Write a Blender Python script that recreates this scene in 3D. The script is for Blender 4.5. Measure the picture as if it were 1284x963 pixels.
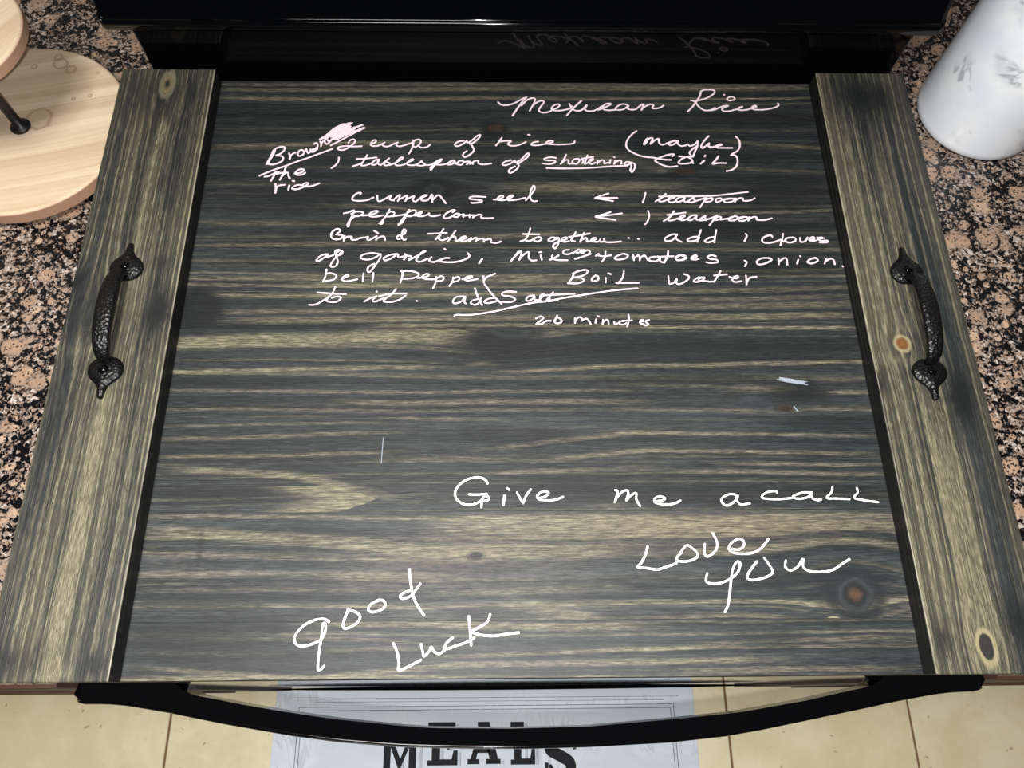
import bpy, bmesh, math, random
from mathutils import Vector, Matrix
for _o in list(bpy.data.objects): bpy.data.objects.remove(_o)
scene = bpy.context.scene
COL = scene.collection
PI = math.pi

# ------------------------------------------------------------------ camera
cam_data = bpy.data.cameras.new('camera'); cam = bpy.data.objects.new('camera', cam_data); COL.objects.link(cam)
cam_data.sensor_width = 36.0; cam_data.lens = 26.977; cam_data.clip_start = 0.02; cam_data.clip_end = 50
CAM = Vector((-0.0193, -0.0106, 1.5576))
cam.matrix_world = Matrix.Translation(CAM) @ Matrix.Rotation(-0.0502, 4, 'Z') @ Matrix.Rotation(0.3834, 4, 'X') @ Matrix.Rotation(0.0447, 4, 'Z')
scene.camera = cam

# ------------------------------------------------------------------ world, lamps, exposure
world = bpy.data.worlds.new('world'); scene.world = world; world.use_nodes = True
world.node_tree.nodes['Background'].inputs[0].default_value = (0.80, 0.86, 1.0, 1)
world.node_tree.nodes['Background'].inputs[1].default_value = 0.03
def lamp(name, kind, loc, energy, color, size=0.1, look=None):
    d = bpy.data.lights.new(name, kind); d.energy = energy; d.color = color
    if kind == 'AREA': d.shape = 'DISK'; d.size = size
    else: d.shadow_soft_size = size
    o = bpy.data.objects.new(name, d); COL.objects.link(o); o.location = loc
    if look is not None: o.rotation_euler = (Vector(look) - Vector(loc)).to_track_quat('-Z', 'Y').to_euler()
    return o
# the telephone's flash beside its lens, and the kitchen's ceiling lamp above
lamp('camera_flash', 'POINT', (CAM.x - 0.012, CAM.y - 0.022, CAM.z + 0.012), 14.0, (0.97, 0.98, 1.0), 0.004)
lamp('ceiling_lamp', 'AREA', (-0.22, -0.10, 2.40), 28.0, (1.0, 0.965, 0.90), 0.50, (-0.2, -0.10, 0.5))
vs = scene.view_settings
vs.view_transform = 'Standard'; vs.look = 'None'; vs.exposure = 0.55; vs.gamma = 1.0; vs.use_curve_mapping = False

# ------------------------------------------------------------------ objects
def link(name, bm, m=None, parent=None, smooth=False, kind=None, label=None, cat=None, group=None):
    me = bpy.data.meshes.new(name)
    if isinstance(bm, bmesh.types.BMesh):
        bmesh.ops.recalc_face_normals(bm, faces=bm.faces[:]); bm.to_mesh(me); bm.free()
    else: me = bm
    if m is not None:
        me.materials.clear(); me.materials.append(m)
    if smooth:
        for p in me.polygons: p.use_smooth = True
    o = bpy.data.objects.new(name, me); COL.objects.link(o)
    if parent is not None: o.parent = parent
    return tag(o, label, cat, group, kind)
def tag(o, label=None, cat=None, group=None, kind=None):
    if label: o['label'] = label
    if cat: o['category'] = cat
    if group: o['group'] = group
    if kind: o['kind'] = kind
    return o
def thing(name, label, cat, loc=(0, 0, 0), rotz=0, group=None):
    o = bpy.data.objects.new(name, None); COL.objects.link(o); o.location = loc; o.rotation_euler = (0, 0, rotz)
    o.empty_display_size = 0.05
    return tag(o, label, cat, group)
def box(x0, x1, y0, y1, z0, z1, bev=0.0, seg=2, bm=None):
    own = bm is None
    b = bmesh.new()
    bmesh.ops.create_cube(b, size=1)
    for v in b.verts:
        v.co = Vector((x0 + (v.co.x + .5) * (x1 - x0), y0 + (v.co.y + .5) * (y1 - y0), z0 + (v.co.z + .5) * (z1 - z0)))
    if bev: bmesh.ops.bevel(b, geom=b.edges[:], offset=bev, segments=seg, profile=0.5, affect='EDGES')
    if own: return b
    me = bpy.data.meshes.new('t'); b.to_mesh(me); b.free(); bm.from_mesh(me); bpy.data.meshes.remove(me); return bm
def prism(pts, z0, z1, bev=0.0, seg=2, top_only=False):
    b = bmesh.new()
    lo = [b.verts.new((x, y, z0)) for x, y in pts]; hi = [b.verts.new((x, y, z1)) for x, y in pts]
    b.faces.new(hi); b.faces.new(lo[::-1]); n = len(pts)
    for i in range(n): b.faces.new((lo[i], lo[(i + 1) % n], hi[(i + 1) % n], hi[i]))
    if bev:
        es = [e for e in b.edges if all(abs(v.co.z - z1) < 1e-7 for v in e.verts) or (not top_only and all(abs(v.co.z - z0) < 1e-7 for v in e.verts))]
        bmesh.ops.bevel(b, geom=es, offset=bev, segments=seg, profile=0.5, affect='EDGES')
    return b
def lathe(prof, n=96, cx=0.0, cy=0.0):
    b = bmesh.new(); rings = []
    for r, z in prof:
        if r < 1e-6: rings.append([b.verts.new((cx, cy, z))])
        else: rings.append([b.verts.new((cx + r * math.cos(2 * PI * k / n), cy + r * math.sin(2 * PI * k / n), z)) for k in range(n)])
    for a, c in zip(rings, rings[1:]):
        for k in range(n):
            if len(a) == 1 and len(c) == 1: continue
            if len(a) == 1: b.faces.new((a[0], c[k], c[(k + 1) % n]))
            elif len(c) == 1: b.faces.new((a[k], a[(k + 1) % n], c[0]))
            else: b.faces.new((a[k], a[(k + 1) % n], c[(k + 1) % n], c[k]))
    return b
def smooth_line(pts, n=5, closed=False):
    out = []; m = len(pts)
    rng = range(m) if closed else range(m - 1)
    for i in rng:
        if closed: p0, p1, p2, p3 = pts[(i - 1) % m], pts[i], pts[(i + 1) % m], pts[(i + 2) % m]
        else: p0, p1, p2, p3 = pts[max(i - 1, 0)], pts[i], pts[i + 1], pts[min(i + 2, m - 1)]
        for k in range(n):
            t = k / n
            out.append(tuple(0.5 * (2 * b + (c - a) * t + (2 * a - 5 * b + 4 * c - d) * t * t + (3 * b - a - 3 * c + d) * t ** 3)
                             for a, b, c, d in zip(p0, p1, p2, p3)))
    if not closed: out.append(tuple(pts[-1]))
    return out
def ribbon(bm, pts, w, z):
    """a pen stroke: a flat ribbon of width w with round ends"""
    P = [Vector(p) for p in pts]
    Q = [P[0]]
    for p in P[1:]:
        if (p - Q[-1]).length > w * 0.12: Q.append(p)
    if len(Q) == 1: Q.append(Q[0] + Vector((w * 0.2, 0)))
    L, R = [], []; n = len(Q)
    for i, p in enumerate(Q):
        d = (Q[min(i + 1, n - 1)] - Q[max(i - 1, 0)]); d = d.normalized() if d.length > 1e-9 else Vector((1, 0))
        h = w / 2 * (1 + 0.10 * math.sin(i * 0.9 + p.x * 900)); nn = Vector((-d.y, d.x)) * h
        z += 1.5e-7
        L.append(bm.verts.new((p.x + nn.x, p.y + nn.y, z))); R.append(bm.verts.new((p.x - nn.x, p.y - nn.y, z)))
    for i in range(n - 1): bm.faces.new((L[i], R[i], R[i + 1], L[i + 1]))
    for (i, j) in ((0, 1), (n - 1, n - 2)):
        d = (Q[i] - Q[j]).normalized(); a = math.atan2(d.y, d.x)
        arc = [bm.verts.new((Q[i].x + w / 2 * math.cos(a + t), Q[i].y + w / 2 * math.sin(a + t), z)) for t in (-1.2, -.6, 0, .6, 1.2)]
        e = ([R[i]] if i else [L[i]]) + arc + ([L[i]] if i else [R[i]])
        bm.faces.new(e)
def sweep(bm, path, w, t, up=Vector((1, 0, 0))):
    """strap of rounded rectangular section; path = (point, width factor)"""
    rings = []
    for i, (p, k) in enumerate(path):
        a = path[max(i - 1, 0)][0]; c = path[min(i + 1, len(path) - 1)][0]
        d = (c - a).normalized(); s = up; nrm = s.cross(d).normalized()
        ring = []
        for q in range(12):
            th = 2 * PI * (q + .5) / 12; cx_, sx_ = math.cos(th), math.sin(th)
            ex = math.copysign(abs(cx_) ** .6, cx_) * w * k / 2; ey = math.copysign(abs(sx_) ** .7, sx_) * t / 2
            ring.append(bm.verts.new(p + s * ex + nrm * ey))
        rings.append(ring)
    for a, c in zip(rings, rings[1:]):
        for q in range(12): bm.faces.new((a[q], a[(q + 1) % 12], c[(q + 1) % 12], c[q]))
    bm.faces.new(rings[0][::-1]); bm.faces.new(rings[-1])

# ------------------------------------------------------------------ a small language for node maths
class N:
    """builds a material; X values wrap sockets so that + - * / work on them"""
    def __init__(s, name):
        s.m = bpy.data.materials.new(name); s.m.use_nodes = True; s.t = s.m.node_tree
        s.t.nodes.clear(); s.out = s.t.nodes.new('ShaderNodeOutputMaterial'); s.b = s.t.nodes.new('ShaderNodeBsdfPrincipled')
        s.t.links.new(s.b.outputs[0], s.out.inputs[0]); s._c = None
    def new(s, k): return s.t.nodes.new(k)
    def put(s, sock, v):
        if isinstance(v, X): s.t.links.new(v.s, sock)
        elif v is not None:
            if isinstance(v, (tuple, list)) and len(v) == 3 and sock.type == 'RGBA': v = (*v, 1)
            sock.default_value = v
    def f(s, op, a, b=None, c=None, clamp=False):
        n = s.new('ShaderNodeMath'); n.operation = op; n.use_clamp = clamp
        for i, v in enumerate((a, b, c)):
            if v is not None: s.put(n.inputs[i], v)
        return X(s, n.outputs[0])
    def xyz(s):
        if s._c is None:
            tc = s.new('ShaderNodeTexCoord'); sp = s.new('ShaderNodeSeparateXYZ'); s.t.links.new(tc.outputs['Object'], sp.inputs[0])
            s._c = [X(s, sp.outputs[i]) for i in range(3)]; s.co = X(s, tc.outputs['Object'])
        return s._c
    def vec(s, x, y, z=0.0):
        n = s.new('ShaderNodeCombineXYZ')
        for i, v in enumerate((x, y, z)): s.put(n.inputs[i], v)
        return X(s, n.outputs[0])
    def noise(s, v, scale=1.0, detail=2.0, rough=.5, dist=0.0, color=False):
        n = s.new('ShaderNodeTexNoise'); s.put(n.inputs['Vector'], v)
        for k, q in (('Scale', scale), ('Detail', detail), ('Roughness', rough), ('Distortion', dist)): n.inputs[k].default_value = q
        return X(s, n.outputs['Color' if color else 'Fac'])
    def voro(s, v, scale, rnd=1.0, feature='F1'):
        n = s.new('ShaderNodeTexVoronoi'); n.feature = feature; s.put(n.inputs['Vector'], v); n.inputs['Scale'].default_value = scale; n.inputs['Randomness'].default_value = rnd
        return X(s, n.outputs['Distance']), (X(s, n.outputs['Color']) if feature != 'DISTANCE_TO_EDGE' else None)
    def sep(s, c, i=0):
        n = s.new('ShaderNodeSeparateColor'); s.put(n.inputs[0], c); return X(s, n.outputs[i])
    def step(s, a, e0, e1):
        n = s.new('ShaderNodeMapRange'); n.interpolation_type = 'SMOOTHSTEP'
        s.put(n.inputs[0], a); s.put(n.inputs[1], e0); s.put(n.inputs[2], e1); n.inputs[3].default_value = 0; n.inputs[4].default_value = 1
        return X(s, n.outputs[0])
    def mix(s, fac, a, b):
        n = s.new('ShaderNodeMix'); n.data_type = 'RGBA'; n.clamp_factor = True
        s.put(n.inputs[0], fac); s.put(n.inputs[6], a); s.put(n.inputs[7], b); return X(s, n.outputs[2])
    def scale(s, col, k):
        n = s.new('ShaderNodeVectorMath'); n.operation = 'SCALE'; s.put(n.inputs[0], col); s.put(n.inputs[3], k); return X(s, n.outputs[0])
    def ramp(s, fac, stops, interp='LINEAR'):
        n = s.new('ShaderNodeValToRGB'); s.put(n.inputs[0], fac); r = n.color_ramp; r.interpolation = interp
        while len(r.elements) > 1: r.elements.remove(r.elements[-1])
        r.elements[0].position = stops[0][0]; r.elements[0].color = (*stops[0][1], 1)
        for p, c in stops[1:]: e = r.elements.new(p); e.color = (*c, 1)
        return X(s, n.outputs[0])
    def bump(s, h, strength=.3, dist=.001):
        n = s.new('ShaderNodeBump'); s.put(n.inputs['Height'], h); n.inputs['Strength'].default_value = strength; n.inputs['Distance'].default_value = dist
        s.t.links.new(n.outputs[0], s.b.inputs['Normal'])
    def done(s, col, rough=.5, spec=.5, metal=0.0, coat=0.0, coat_rough=.05):
        s.put(s.b.inputs['Base Color'], col); s.put(s.b.inputs['Roughness'], rough); s.b.inputs['Specular IOR Level'].default_value = spec
        s.b.inputs['Metallic'].default_value = metal; s.b.inputs['Coat Weight'].default_value = coat; s.b.inputs['Coat Roughness'].default_value = coat_rough
        return s.m
class X:
    def __init__(s, n, sock): s.n = n; s.s = sock
    def __add__(s, o): return s.n.f('ADD', s, o)
    __radd__ = __add__
    def __mul__(s, o): return s.n.f('MULTIPLY', s, o)
    __rmul__ = __mul__
    def __sub__(s, o): return s.n.f('SUBTRACT', s, o)
    def __rsub__(s, o): return s.n.f('SUBTRACT', o, s)
    def __truediv__(s, o): return s.n.f('DIVIDE', s, o)
    def clamp(s): return s.n.f('ADD', s, 0.0, clamp=True)
def rgb(r, g, b):
    f = lambda c: (c / 255 / 12.92) if c <= 10 else ((c / 255 + .055) / 1.055) ** 2.4
    return (f(r), f(g), f(b))

# ------------------------------------------------------------------ stained pine
DARK, GREY, TAN, PALE = (.0070, .0092, .0106), (.034, .0395, .0418), (.094, .084, .054), (.215, .192, .126)
def pine(name, axis, seed, bands=(), knots=(), spots=(), freq=70.0, line=.5, blot=.5, waves=.005, warm=0.0, khaki=0.0, tone=1.0, chaos=2.2, solid=0.0, top=.0329, pale_edge=(), tips=()):
    """axis 'x' or 'y' is the grain direction. bands (across, slope, half width, from, to, strength): pale growth rings the stain left;
    knots (along, across, radius along, radius across, kind); spots (along, across, ra, rc, strength): darker or (negative) paler patches"""
    n = N(name); x, y, z = n.xyz()
    u, v = (x, y) if axis == 'x' else (y, x)
    if axis == 'y': v = v + (z - top) * .9
    wob = (n.noise(n.vec(u * 3.2, v * 9.0, seed), 1.0, 1.0) - .5) * (waves * 2)
    wob2 = (n.noise(n.vec(u * 16.0, v * 60.0, seed + 7.0), 1.0, 2.0, .6) - .5) * .0030
    g = v + wob + wob2
    def gauss(a0, c0, ra, rc):
        du = (u - a0) * (1 / ra); dv = (v - c0) * (1 / rc)
        return du * du + dv * dv
    def bell(d2): return n.f('EXPONENT', d2 * -1.0)
    for (ku, kv, ra, rc, kind) in knots:
        pull = bell(gauss(ku, kv, ra * 2.6, rc * 2.2))
        g = g - (v - kv) * pull * .82
    fib = n.noise(n.vec(u * 48.0, v * 1500.0, seed + 5.0), 1.0, 3.0, .7)
    fib2 = n.noise(n.vec(u * 110.0, v * 700.0, seed + 11.0), 1.0, 3.0, .65)
    blo = n.noise(n.vec(u * 4.5, v * 16.0, seed + 17.0), 1.0, 2.0, .5)
    lo = n.noise(n.vec(u * 1.1, g * 34.0, seed + 2.0), 1.0, 1.0)
    r1 = n.noise(n.vec(u * 1.0, g * 150.0, seed), 1.0, 2.0, .55)
    # growth rings: a saw profile, sharp on one side, pale crest, its strength wandering from ring to ring
    def rings(fq, off):
        t = g * fq + n.noise(n.vec(u * .7, g * fq * .35, seed + off), 1.0, 1.0) * chaos
        fr = n.f('FRACT', t); idx = n.f('FLOOR', t)
        amp = n.step(n.noise(n.vec(idx * 1.7, u * 2.0, seed + off + 9), 1.0, 1.0), .34, .60) * (1.0 - solid * .5) + solid * .5
        return n.step(fr, .0, .05) * (1.0 - n.step(fr, .10, .34)) * amp
    ra_, rb_ = rings(freq, 21.0), rings(freq * 2.3, 31.0)
    base = n.mix(n.step(r1 * .35 + fib * .55 + blo * .25 + fib2 * .15, .52, .84), DARK, GREY)
    if khaki: base = n.mix(n.step(lo * .6 + blo * .4 + (fib - .5) * .5, .40, .62) * khaki, base, (.060, .055, .038))
    pale = (ra_ * .75 + rb_ * .38) * (line * 1.3) * n.step(lo * .6 + blo * .4, .36, .60) * (fib * 1.1 + .35)
    pale = pale + n.step(lo * .7 + (fib - .5) * .55 + (blo - .5) * blot, .56, .74) * line * .40
    for (b0, slope, hw, u0, u1, st) in bands:
        d = (g - b0 - u * slope) * (1 / hw); dd = d * d
        m = n.f('EXPONENT', dd * dd * -1.0) * st * n.step(u, u0 - .03, u0 + .03) * (1.0 - n.step(u, u1 - .04, u1 + .04))
        pale = pale + m * (fib * (1.25 - solid * .7) + .12 + solid * .35) * (blo * .8 + .45) * (fib2 * .7 + .6)
    for (su, sv, ra, rc, st) in spots:
        q = gauss(su, sv, ra, rc) + (fib2 - .5) * .7 + (blo - .5) * 1.6 + (lo - .5) * 1.4
        e = n.f('EXPONENT', q * q * -1.0 if st > 0 and not solid else q * -1.0) * abs(st)
        if st > 0: pale = pale * (1.0 - e).clamp(); base = n.mix(e * (.9 - solid * .15), base, (.0070, .0082, .0094))
        else: pale = pale + e * (fib * .9 + .2) * (fib2 * .8 + .5)
    for (tu, tv, k, ln, hh, st) in tips:            # pointed crown of a growth ring
        av = n.f('ABSOLUTE', v - tv)
        inside = tu - av * k - u + (fib2 - .5) * .006
        m = n.step(inside, 0.0, .0015) * (1.0 - n.step(inside, ln * .35, ln)) * (1.0 - n.step(av, hh * .9, hh))
        pale = pale * (1.0 - m * .8) + m * st * (fib * .5 + .55)
    pale = pale.clamp()
    col = n.mix(pale, base, n.mix(n.step(fib2 * .5 + fib * .5, .40, .64), TAN, PALE))
    if warm: col = n.mix(n.step(blo + (fib2 - .5) * .5, .48, .78) * warm, col, (.145, .100, .066))
    for (ku, kv, ra, rc, kind) in knots:
        jit = (n.noise(n.vec(u * 70.0, v * 70.0, seed + ku * 9), 1.0, 3.0, .6) - .5) * .55
        d = n.f('SQRT', gauss(ku, kv, ra, rc)) + jit
        core = 1.0 - n.step(d, .72, 1.05)
        rg = n.noise(n.vec(d * 4.0, ku * 40, kv * 30), 1.0, 2.0)
        cc = {'dark': (.010, .010, .011), 'brown': (.022, .014, .010), 'red': (.125, .052, .018), 'oval': (.022, .020, .020), 'grey': (.013, .015, .016), 'tan': (.13, .105, .055), 'ringed': (.0095, .0110, .0125)}[kind]
        inner = n.mix(n.step(rg, .4, .65), cc, tuple(k * 1.8 for k in cc))
        col = n.mix(core * (.8 if kind == 'grey' else 1.0), col, inner)
        rim = n.step(d, .82, .97) * (1.0 - n.step(d, 1.12, 1.5))
        if kind in ('oval', 'red'): col = n.mix(rim * .8, col, (.29, .245, .14))
        elif kind == 'ringed':
            col = n.mix(rim * .75, col, (.010, .012, .014)); col = n.mix((1.0 - n.step(d, .12, .42)) * .9, col, (.065, .032, .018))
            col = n.mix(n.step(d, .5, .6) * (1.0 - n.step(d, .66, .8)) * .3, col, (.040, .043, .044))
        elif kind == 'tan':
            col = n.mix(rim * .5, col, PALE); col = n.mix((1.0 - n.step(d, .15, .6)), col, (.020, .020, .018))
        else: col = n.mix(rim * .40, col, (.010, .011, .012))
    for wx in pale_edge:                                 # pale line along an arris, darker side faces below it
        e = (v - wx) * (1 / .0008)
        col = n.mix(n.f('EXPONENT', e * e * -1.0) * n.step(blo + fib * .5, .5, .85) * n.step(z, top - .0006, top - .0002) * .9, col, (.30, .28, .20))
    if pale_edge: col = n.mix(1.0 - n.step(z, top - .0016, top - .0006), col, n.mix(n.step(pale, .5, .9), (.0065, .0065, .0065), (.028, .026, .020)))
    # open pores, short dark dashes along the grain
    por = n.step(n.noise(n.vec(u * 80.0, v * 900.0, seed + 23.0), 1.0, 2.0, .6), .64, .72)
    col = n.mix(por * .55, col, (.009, .010, .011))
    col = n.scale(col, (fib * .9 + .55) * (fib2 * .5 + .75) * tone)
    n.bump(fib * .6 + r1 * .7 + fib2 * .4, .40, .0006)
    return n.done(col, rough=.52, spec=.30)

STAVES = [
 ([(0.037, -0.007, 0.00231, -0.1544, -0.0582, 0.8), (0.0365, -0.015, 0.00289, -0.0582, 0.0869, 0.9), (0.0165, 0.031, 0.00168, -0.0577, 0.1462, 0.7), (0.0094, 0.006, 0.00223, -0.0576, 0.1811, 0.8), (0.0111, -0.03, 0.0014, -0.2707, -0.1939, 0.6), (-0.012, -0.075, 0.00166, -0.2749, -0.1923, 0.8), (0.0126, 0.08, 0.00192, -0.157, -0.0576, 0.9), (0.0233, -0.021, 0.0017, -0.2486, -0.0818, 0.5), (0.0208, 0.017, 0.00171, 0.1465, 0.2868, 0.6), (0.0024, 0.006, 0.00223, 0.1204, 0.2764, 0.6), (0.0233, 0.033, 0.00169, -0.1409, -0.0579, 0.5), (-0.0003, -0.008, 0.00165, -0.268, 0.1438, 0.7)],
  [],
  [(-0.2428, 0.0297, 0.0713, 0.0115, 0.8), (-0.2111, 0.0126, 0.053, 0.0067, 0.5), (-0.1871, 0.0361, 0.0096, 0.004, 0.9), (0.1833, 0.0264, 0.0365, 0.0092, 0.7), (-0.0102, 0.0009, 0.0473, 0.0028, 0.5)]),
 ([(0.1183, -0.011, 0.00191, -0.2872, -0.0538, 0.7), (0.0897, -0.067, 0.00504, -0.2915, -0.0595, 0.8), (0.1186, -0.005, 0.00256, -0.0601, 0.3051, 0.9), (0.1107, -0.009, 0.00509, -0.0599, 0.3161, 0.8), (0.0934, -0.006, 0.00623, -0.0595, 0.0784, 0.6), (0.0912, 0.001, 0.00374, 0.1287, 0.3, 0.7), (0.0628, 0.013, 0.00299, -0.0588, 0.0642, 0.5), (0.055, -0.211, 0.00208, -0.0037, 0.054, 0.6), (0.0765, -0.001, 0.00181, -0.28, -0.0591, 0.5), (0.0653, 0.006, 0.00178, -0.2779, -0.0956, 0.4), (0.0856, -0.012, 0.00184, -0.282, -0.0594, 0.5)],
  [(0.2577, 0.0581, 0.0181, 0.0163, 'ringed'), (-0.0364, 0.0892, 0.0062, 0.0031, 'dark'), (0.2377, 0.0387, 0.0049, 0.0023, 'red')],
  [(-0.0342, 0.0466, 0.0292, 0.0047, 0.95), (0.259, 0.0581, 0.0299, 0.017, 0.55), (-0.0406, 0.0801, 0.0372, 0.0086, 0.5), (0.2267, 0.0704, 0.0753, 0.0086, 0.5), (0.0267, 0.0479, 0.0366, 0.0059, -0.25), (-0.2465, 0.0557, 0.0483, 0.0059, 0.5), (-0.2521, 0.0948, 0.0025, 0.0156, 0.5)]),
 ([(0.1919, 0.024, 0.00172, -0.291, -0.1146, 0.8), (0.1732, 0.011, 0.00169, -0.2918, -0.1136, 0.8), (0.1397, -0.075, 0.00268, -0.2775, -0.1641, 1.0), (0.1108, -0.229, 0.00332, -0.1801, -0.1214, 1.0), (0.2004, -0.029, 0.00212, -0.1154, -0.0353, 0.6), (0.1777, 0.124, 0.00206, -0.022, 0.0978, 0.8), (0.1618, 0.118, 0.00204, 0.0238, 0.0966, 0.8), (0.1907, -0.01, 0.00175, 0.0844, 0.2922, 0.9), (0.1735, -0.004, 0.00172, 0.0834, 0.2827, 0.9), (0.1608, 0.007, 0.0017, 0.1749, 0.3009, 0.7), (0.1565, -0.008, 0.00202, 0.1347, 0.2992, 0.7), (0.1549, 0.04, 0.00201, -0.022, 0.0693, 0.7), (0.1662, 0.009, 0.00203, -0.1133, -0.0089, 0.5), (0.1991, 0.008, 0.0014, -0.2994, -0.1151, 0.5)],
  [(-0.0726, 0.1331, 0.0064, 0.0026, 'dark')],
  [(-0.2394, 0.1391, 0.0573, 0.0092, 0.8), (-0.0021, 0.1887, 0.0465, 0.0084, 0.6), (0.0428, 0.1477, 0.039, 0.0067, 0.8), (0.0989, 0.1589, 0.0157, 0.0034, -0.6), (0.0742, 0.1285, 0.0219, 0.0033, -0.5), (0.1588, 0.136, 0.1695, 0.0079, 0.7), (-0.0349, 0.1415, 0.0387, 0.0093, 0.5), (0.2671, 0.1985, 0.0543, 0.0057, 0.6)]),
 ([(0.2834, 0.038, 0.00609, -0.3115, -0.036, 1.15), (0.2537, 0.026, 0.00192, -0.3174, -0.0769, 1.0), (0.2487, 0.018, 0.00194, -0.0083, 0.308, 1.1), (0.2281, -0.004, 0.00159, -0.3013, 0.0868, 0.7), (0.2183, -0.009, 0.00252, -0.143, 0.0862, 0.8), (0.2114, -0.005, 0.00156, -0.302, 0.0318, 0.6), (0.2099, 0.023, 0.00183, -0.307, -0.1687, 0.9), (0.2359, -0.026, 0.00184, 0.0872, 0.2104, 0.4), (0.2272, -0.002, 0.0022, 0.2649, 0.3063, 0.7), (0.212, -0.003, 0.00216, 0.2556, 0.3102, 0.6), (0.2128, -0.02, 0.00215, 0.0858, 0.2075, 0.4)],
  [(-0.008, 0.2875, 0.0239, 0.0126, 'grey'), (0.2249, 0.2114, 0.0082, 0.0036, 'brown')],
  [(-0.0206, 0.2713, 0.0459, 0.0209, 1.15), (-0.0344, 0.2524, 0.0096, 0.0022, -0.6), (-0.091, 0.2615, 0.031, 0.0038, 0.8), (0.2373, 0.2259, 0.0309, 0.0118, 1.0), (0.2069, 0.2297, 0.0206, 0.0029, -0.5), (0.1593, 0.2688, 0.2115, 0.0077, 0.75), (0.0473, 0.2636, 0.0626, 0.0061, 0.6), (0.1701, 0.2386, 0.0829, 0.0052, 0.6), (-0.2386, 0.2357, 0.0607, 0.0044, 0.4)]),
 ([(0.3306, 0.001, 0.00244, -0.1934, -0.1079, 0.8), (0.3198, 0.005, 0.00192, -0.298, 0.0495, 1.0), (0.3358, 0.012, 0.00494, -0.022, 0.0502, 0.7), (0.3048, 0.006, 0.00237, -0.2609, -0.0078, 0.8), (0.296, 0.002, 0.00313, -0.2459, 0.0345, 0.9), (0.2886, -0.004, 0.00203, -0.12, 0.307, 1.0), (0.3085, 0.006, 0.0032, 0.0491, 0.3004, 0.7), (0.3218, 0.017, 0.00244, 0.0928, 0.2959, 0.6), (0.2982, 0.003, 0.00317, 0.077, 0.3056, 0.8), (0.3157, 0.007, 0.00242, 0.0494, 0.2944, 0.6), (0.3381, 0.007, 0.00245, -0.3007, -0.1655, 0.6), (0.3428, 0.013, 0.00167, 0.1525, 0.292, 0.4)],
  [],
  [(-0.2825, 0.308, 0.0196, 0.0208, 1.15), (-0.0654, 0.3487, 0.087, 0.0084, 0.7), (0.1229, 0.3406, 0.1168, 0.0067, 0.7), (0.2194, 0.3532, 0.0664, 0.0102, 0.8), (-0.1811, 0.3527, 0.0649, 0.0075, 0.5), (-0.093, 0.3136, 0.071, 0.0032, 0.5)]),
 ([(0.3763, 0.015, 0.00221, -0.2952, -0.0367, 0.9), (0.436, 0.016, 0.00549, -0.0068, 0.1459, 0.6), (0.4102, -0.031, 0.0016, -0.1715, -0.0669, 0.5), (0.3827, 0.072, 0.00259, -0.0367, 0.0373, 0.6), (0.4011, 0.038, 0.0016, 0.0979, 0.3031, 0.8), (0.3946, -0.002, 0.00156, -0.2802, -0.0665, 0.5), (0.3951, 0.042, 0.0022, 0.0376, 0.1276, 0.6), (0.4432, 0.019, 0.00145, -0.2934, -0.1734, 0.3), (0.3737, 0.009, 0.00137, 0.0517, 0.2895, 0.3)],
  [(-0.0787, 0.4329, 0.0113, 0.0082, 'grey')],
  [(-0.0787, 0.4348, 0.0227, 0.0147, 1.2), (-0.0369, 0.408, 0.0344, 0.0125, 0.9), (0.2526, 0.4323, 0.0616, 0.0185, 0.9), (0.1864, 0.3874, 0.0825, 0.0123, 0.9), (-0.2243, 0.4216, 0.0597, 0.0162, 0.6), (-0.0073, 0.3715, 0.0294, 0.0077, 0.7), (0.0844, 0.4335, 0.0764, 0.0055, -0.35)]),
 ([(0.4895, 0.016, 0.00248, -0.2808, -0.0997, 0.9), (0.4872, -0.007, 0.00192, -0.0997, 0.0561, 0.5), (0.5078, -0.081, 0.00194, 0.2134, 0.3032, 0.7), (0.5095, 0.014, 0.00146, -0.2873, -0.0691, 0.3), (0.4628, 0.012, 0.00188, -0.0066, 0.1171, 0.4), (0.4692, -0.048, 0.00169, 0.1943, 0.3024, 0.5)],
  [(-0.0204, 0.5058, 0.0086, 0.0059, 'brown'), (0.1612, 0.4541, 0.0124, 0.0056, 'brown')],
  [(0.0748, 0.4697, 0.0342, 0.0076, -0.85), (0.1398, 0.4578, 0.0186, 0.0047, -0.4), (-0.0219, 0.5039, 0.0173, 0.0118, 1.1), (-0.1909, 0.4676, 0.0766, 0.0094, 0.8), (0.2487, 0.5182, 0.0643, 0.012, 0.7), (-0.1165, 0.5161, 0.1104, 0.0119, 0.7), (0.1641, 0.4692, 0.0234, 0.0095, 0.7)]),
 ([(0.5556, 0.009, 0.00265, -0.2896, 0.299, 0.7), (0.5419, 0.003, 0.00242, -0.288, 0.0422, 0.9), (0.5415, 0.014, 0.00163, 0.0422, 0.2971, 0.7), (0.5368, 0.006, 0.00122, 0.1222, 0.3, 0.5), (0.5613, 0.003, 0.00205, -0.2905, 0.2996, 0.5)],
  [],
  [(0.2042, 0.5503, 0.0978, 0.0052, 0.6), (-0.1579, 0.5479, 0.0958, 0.0031, 0.5)]),
]
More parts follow.
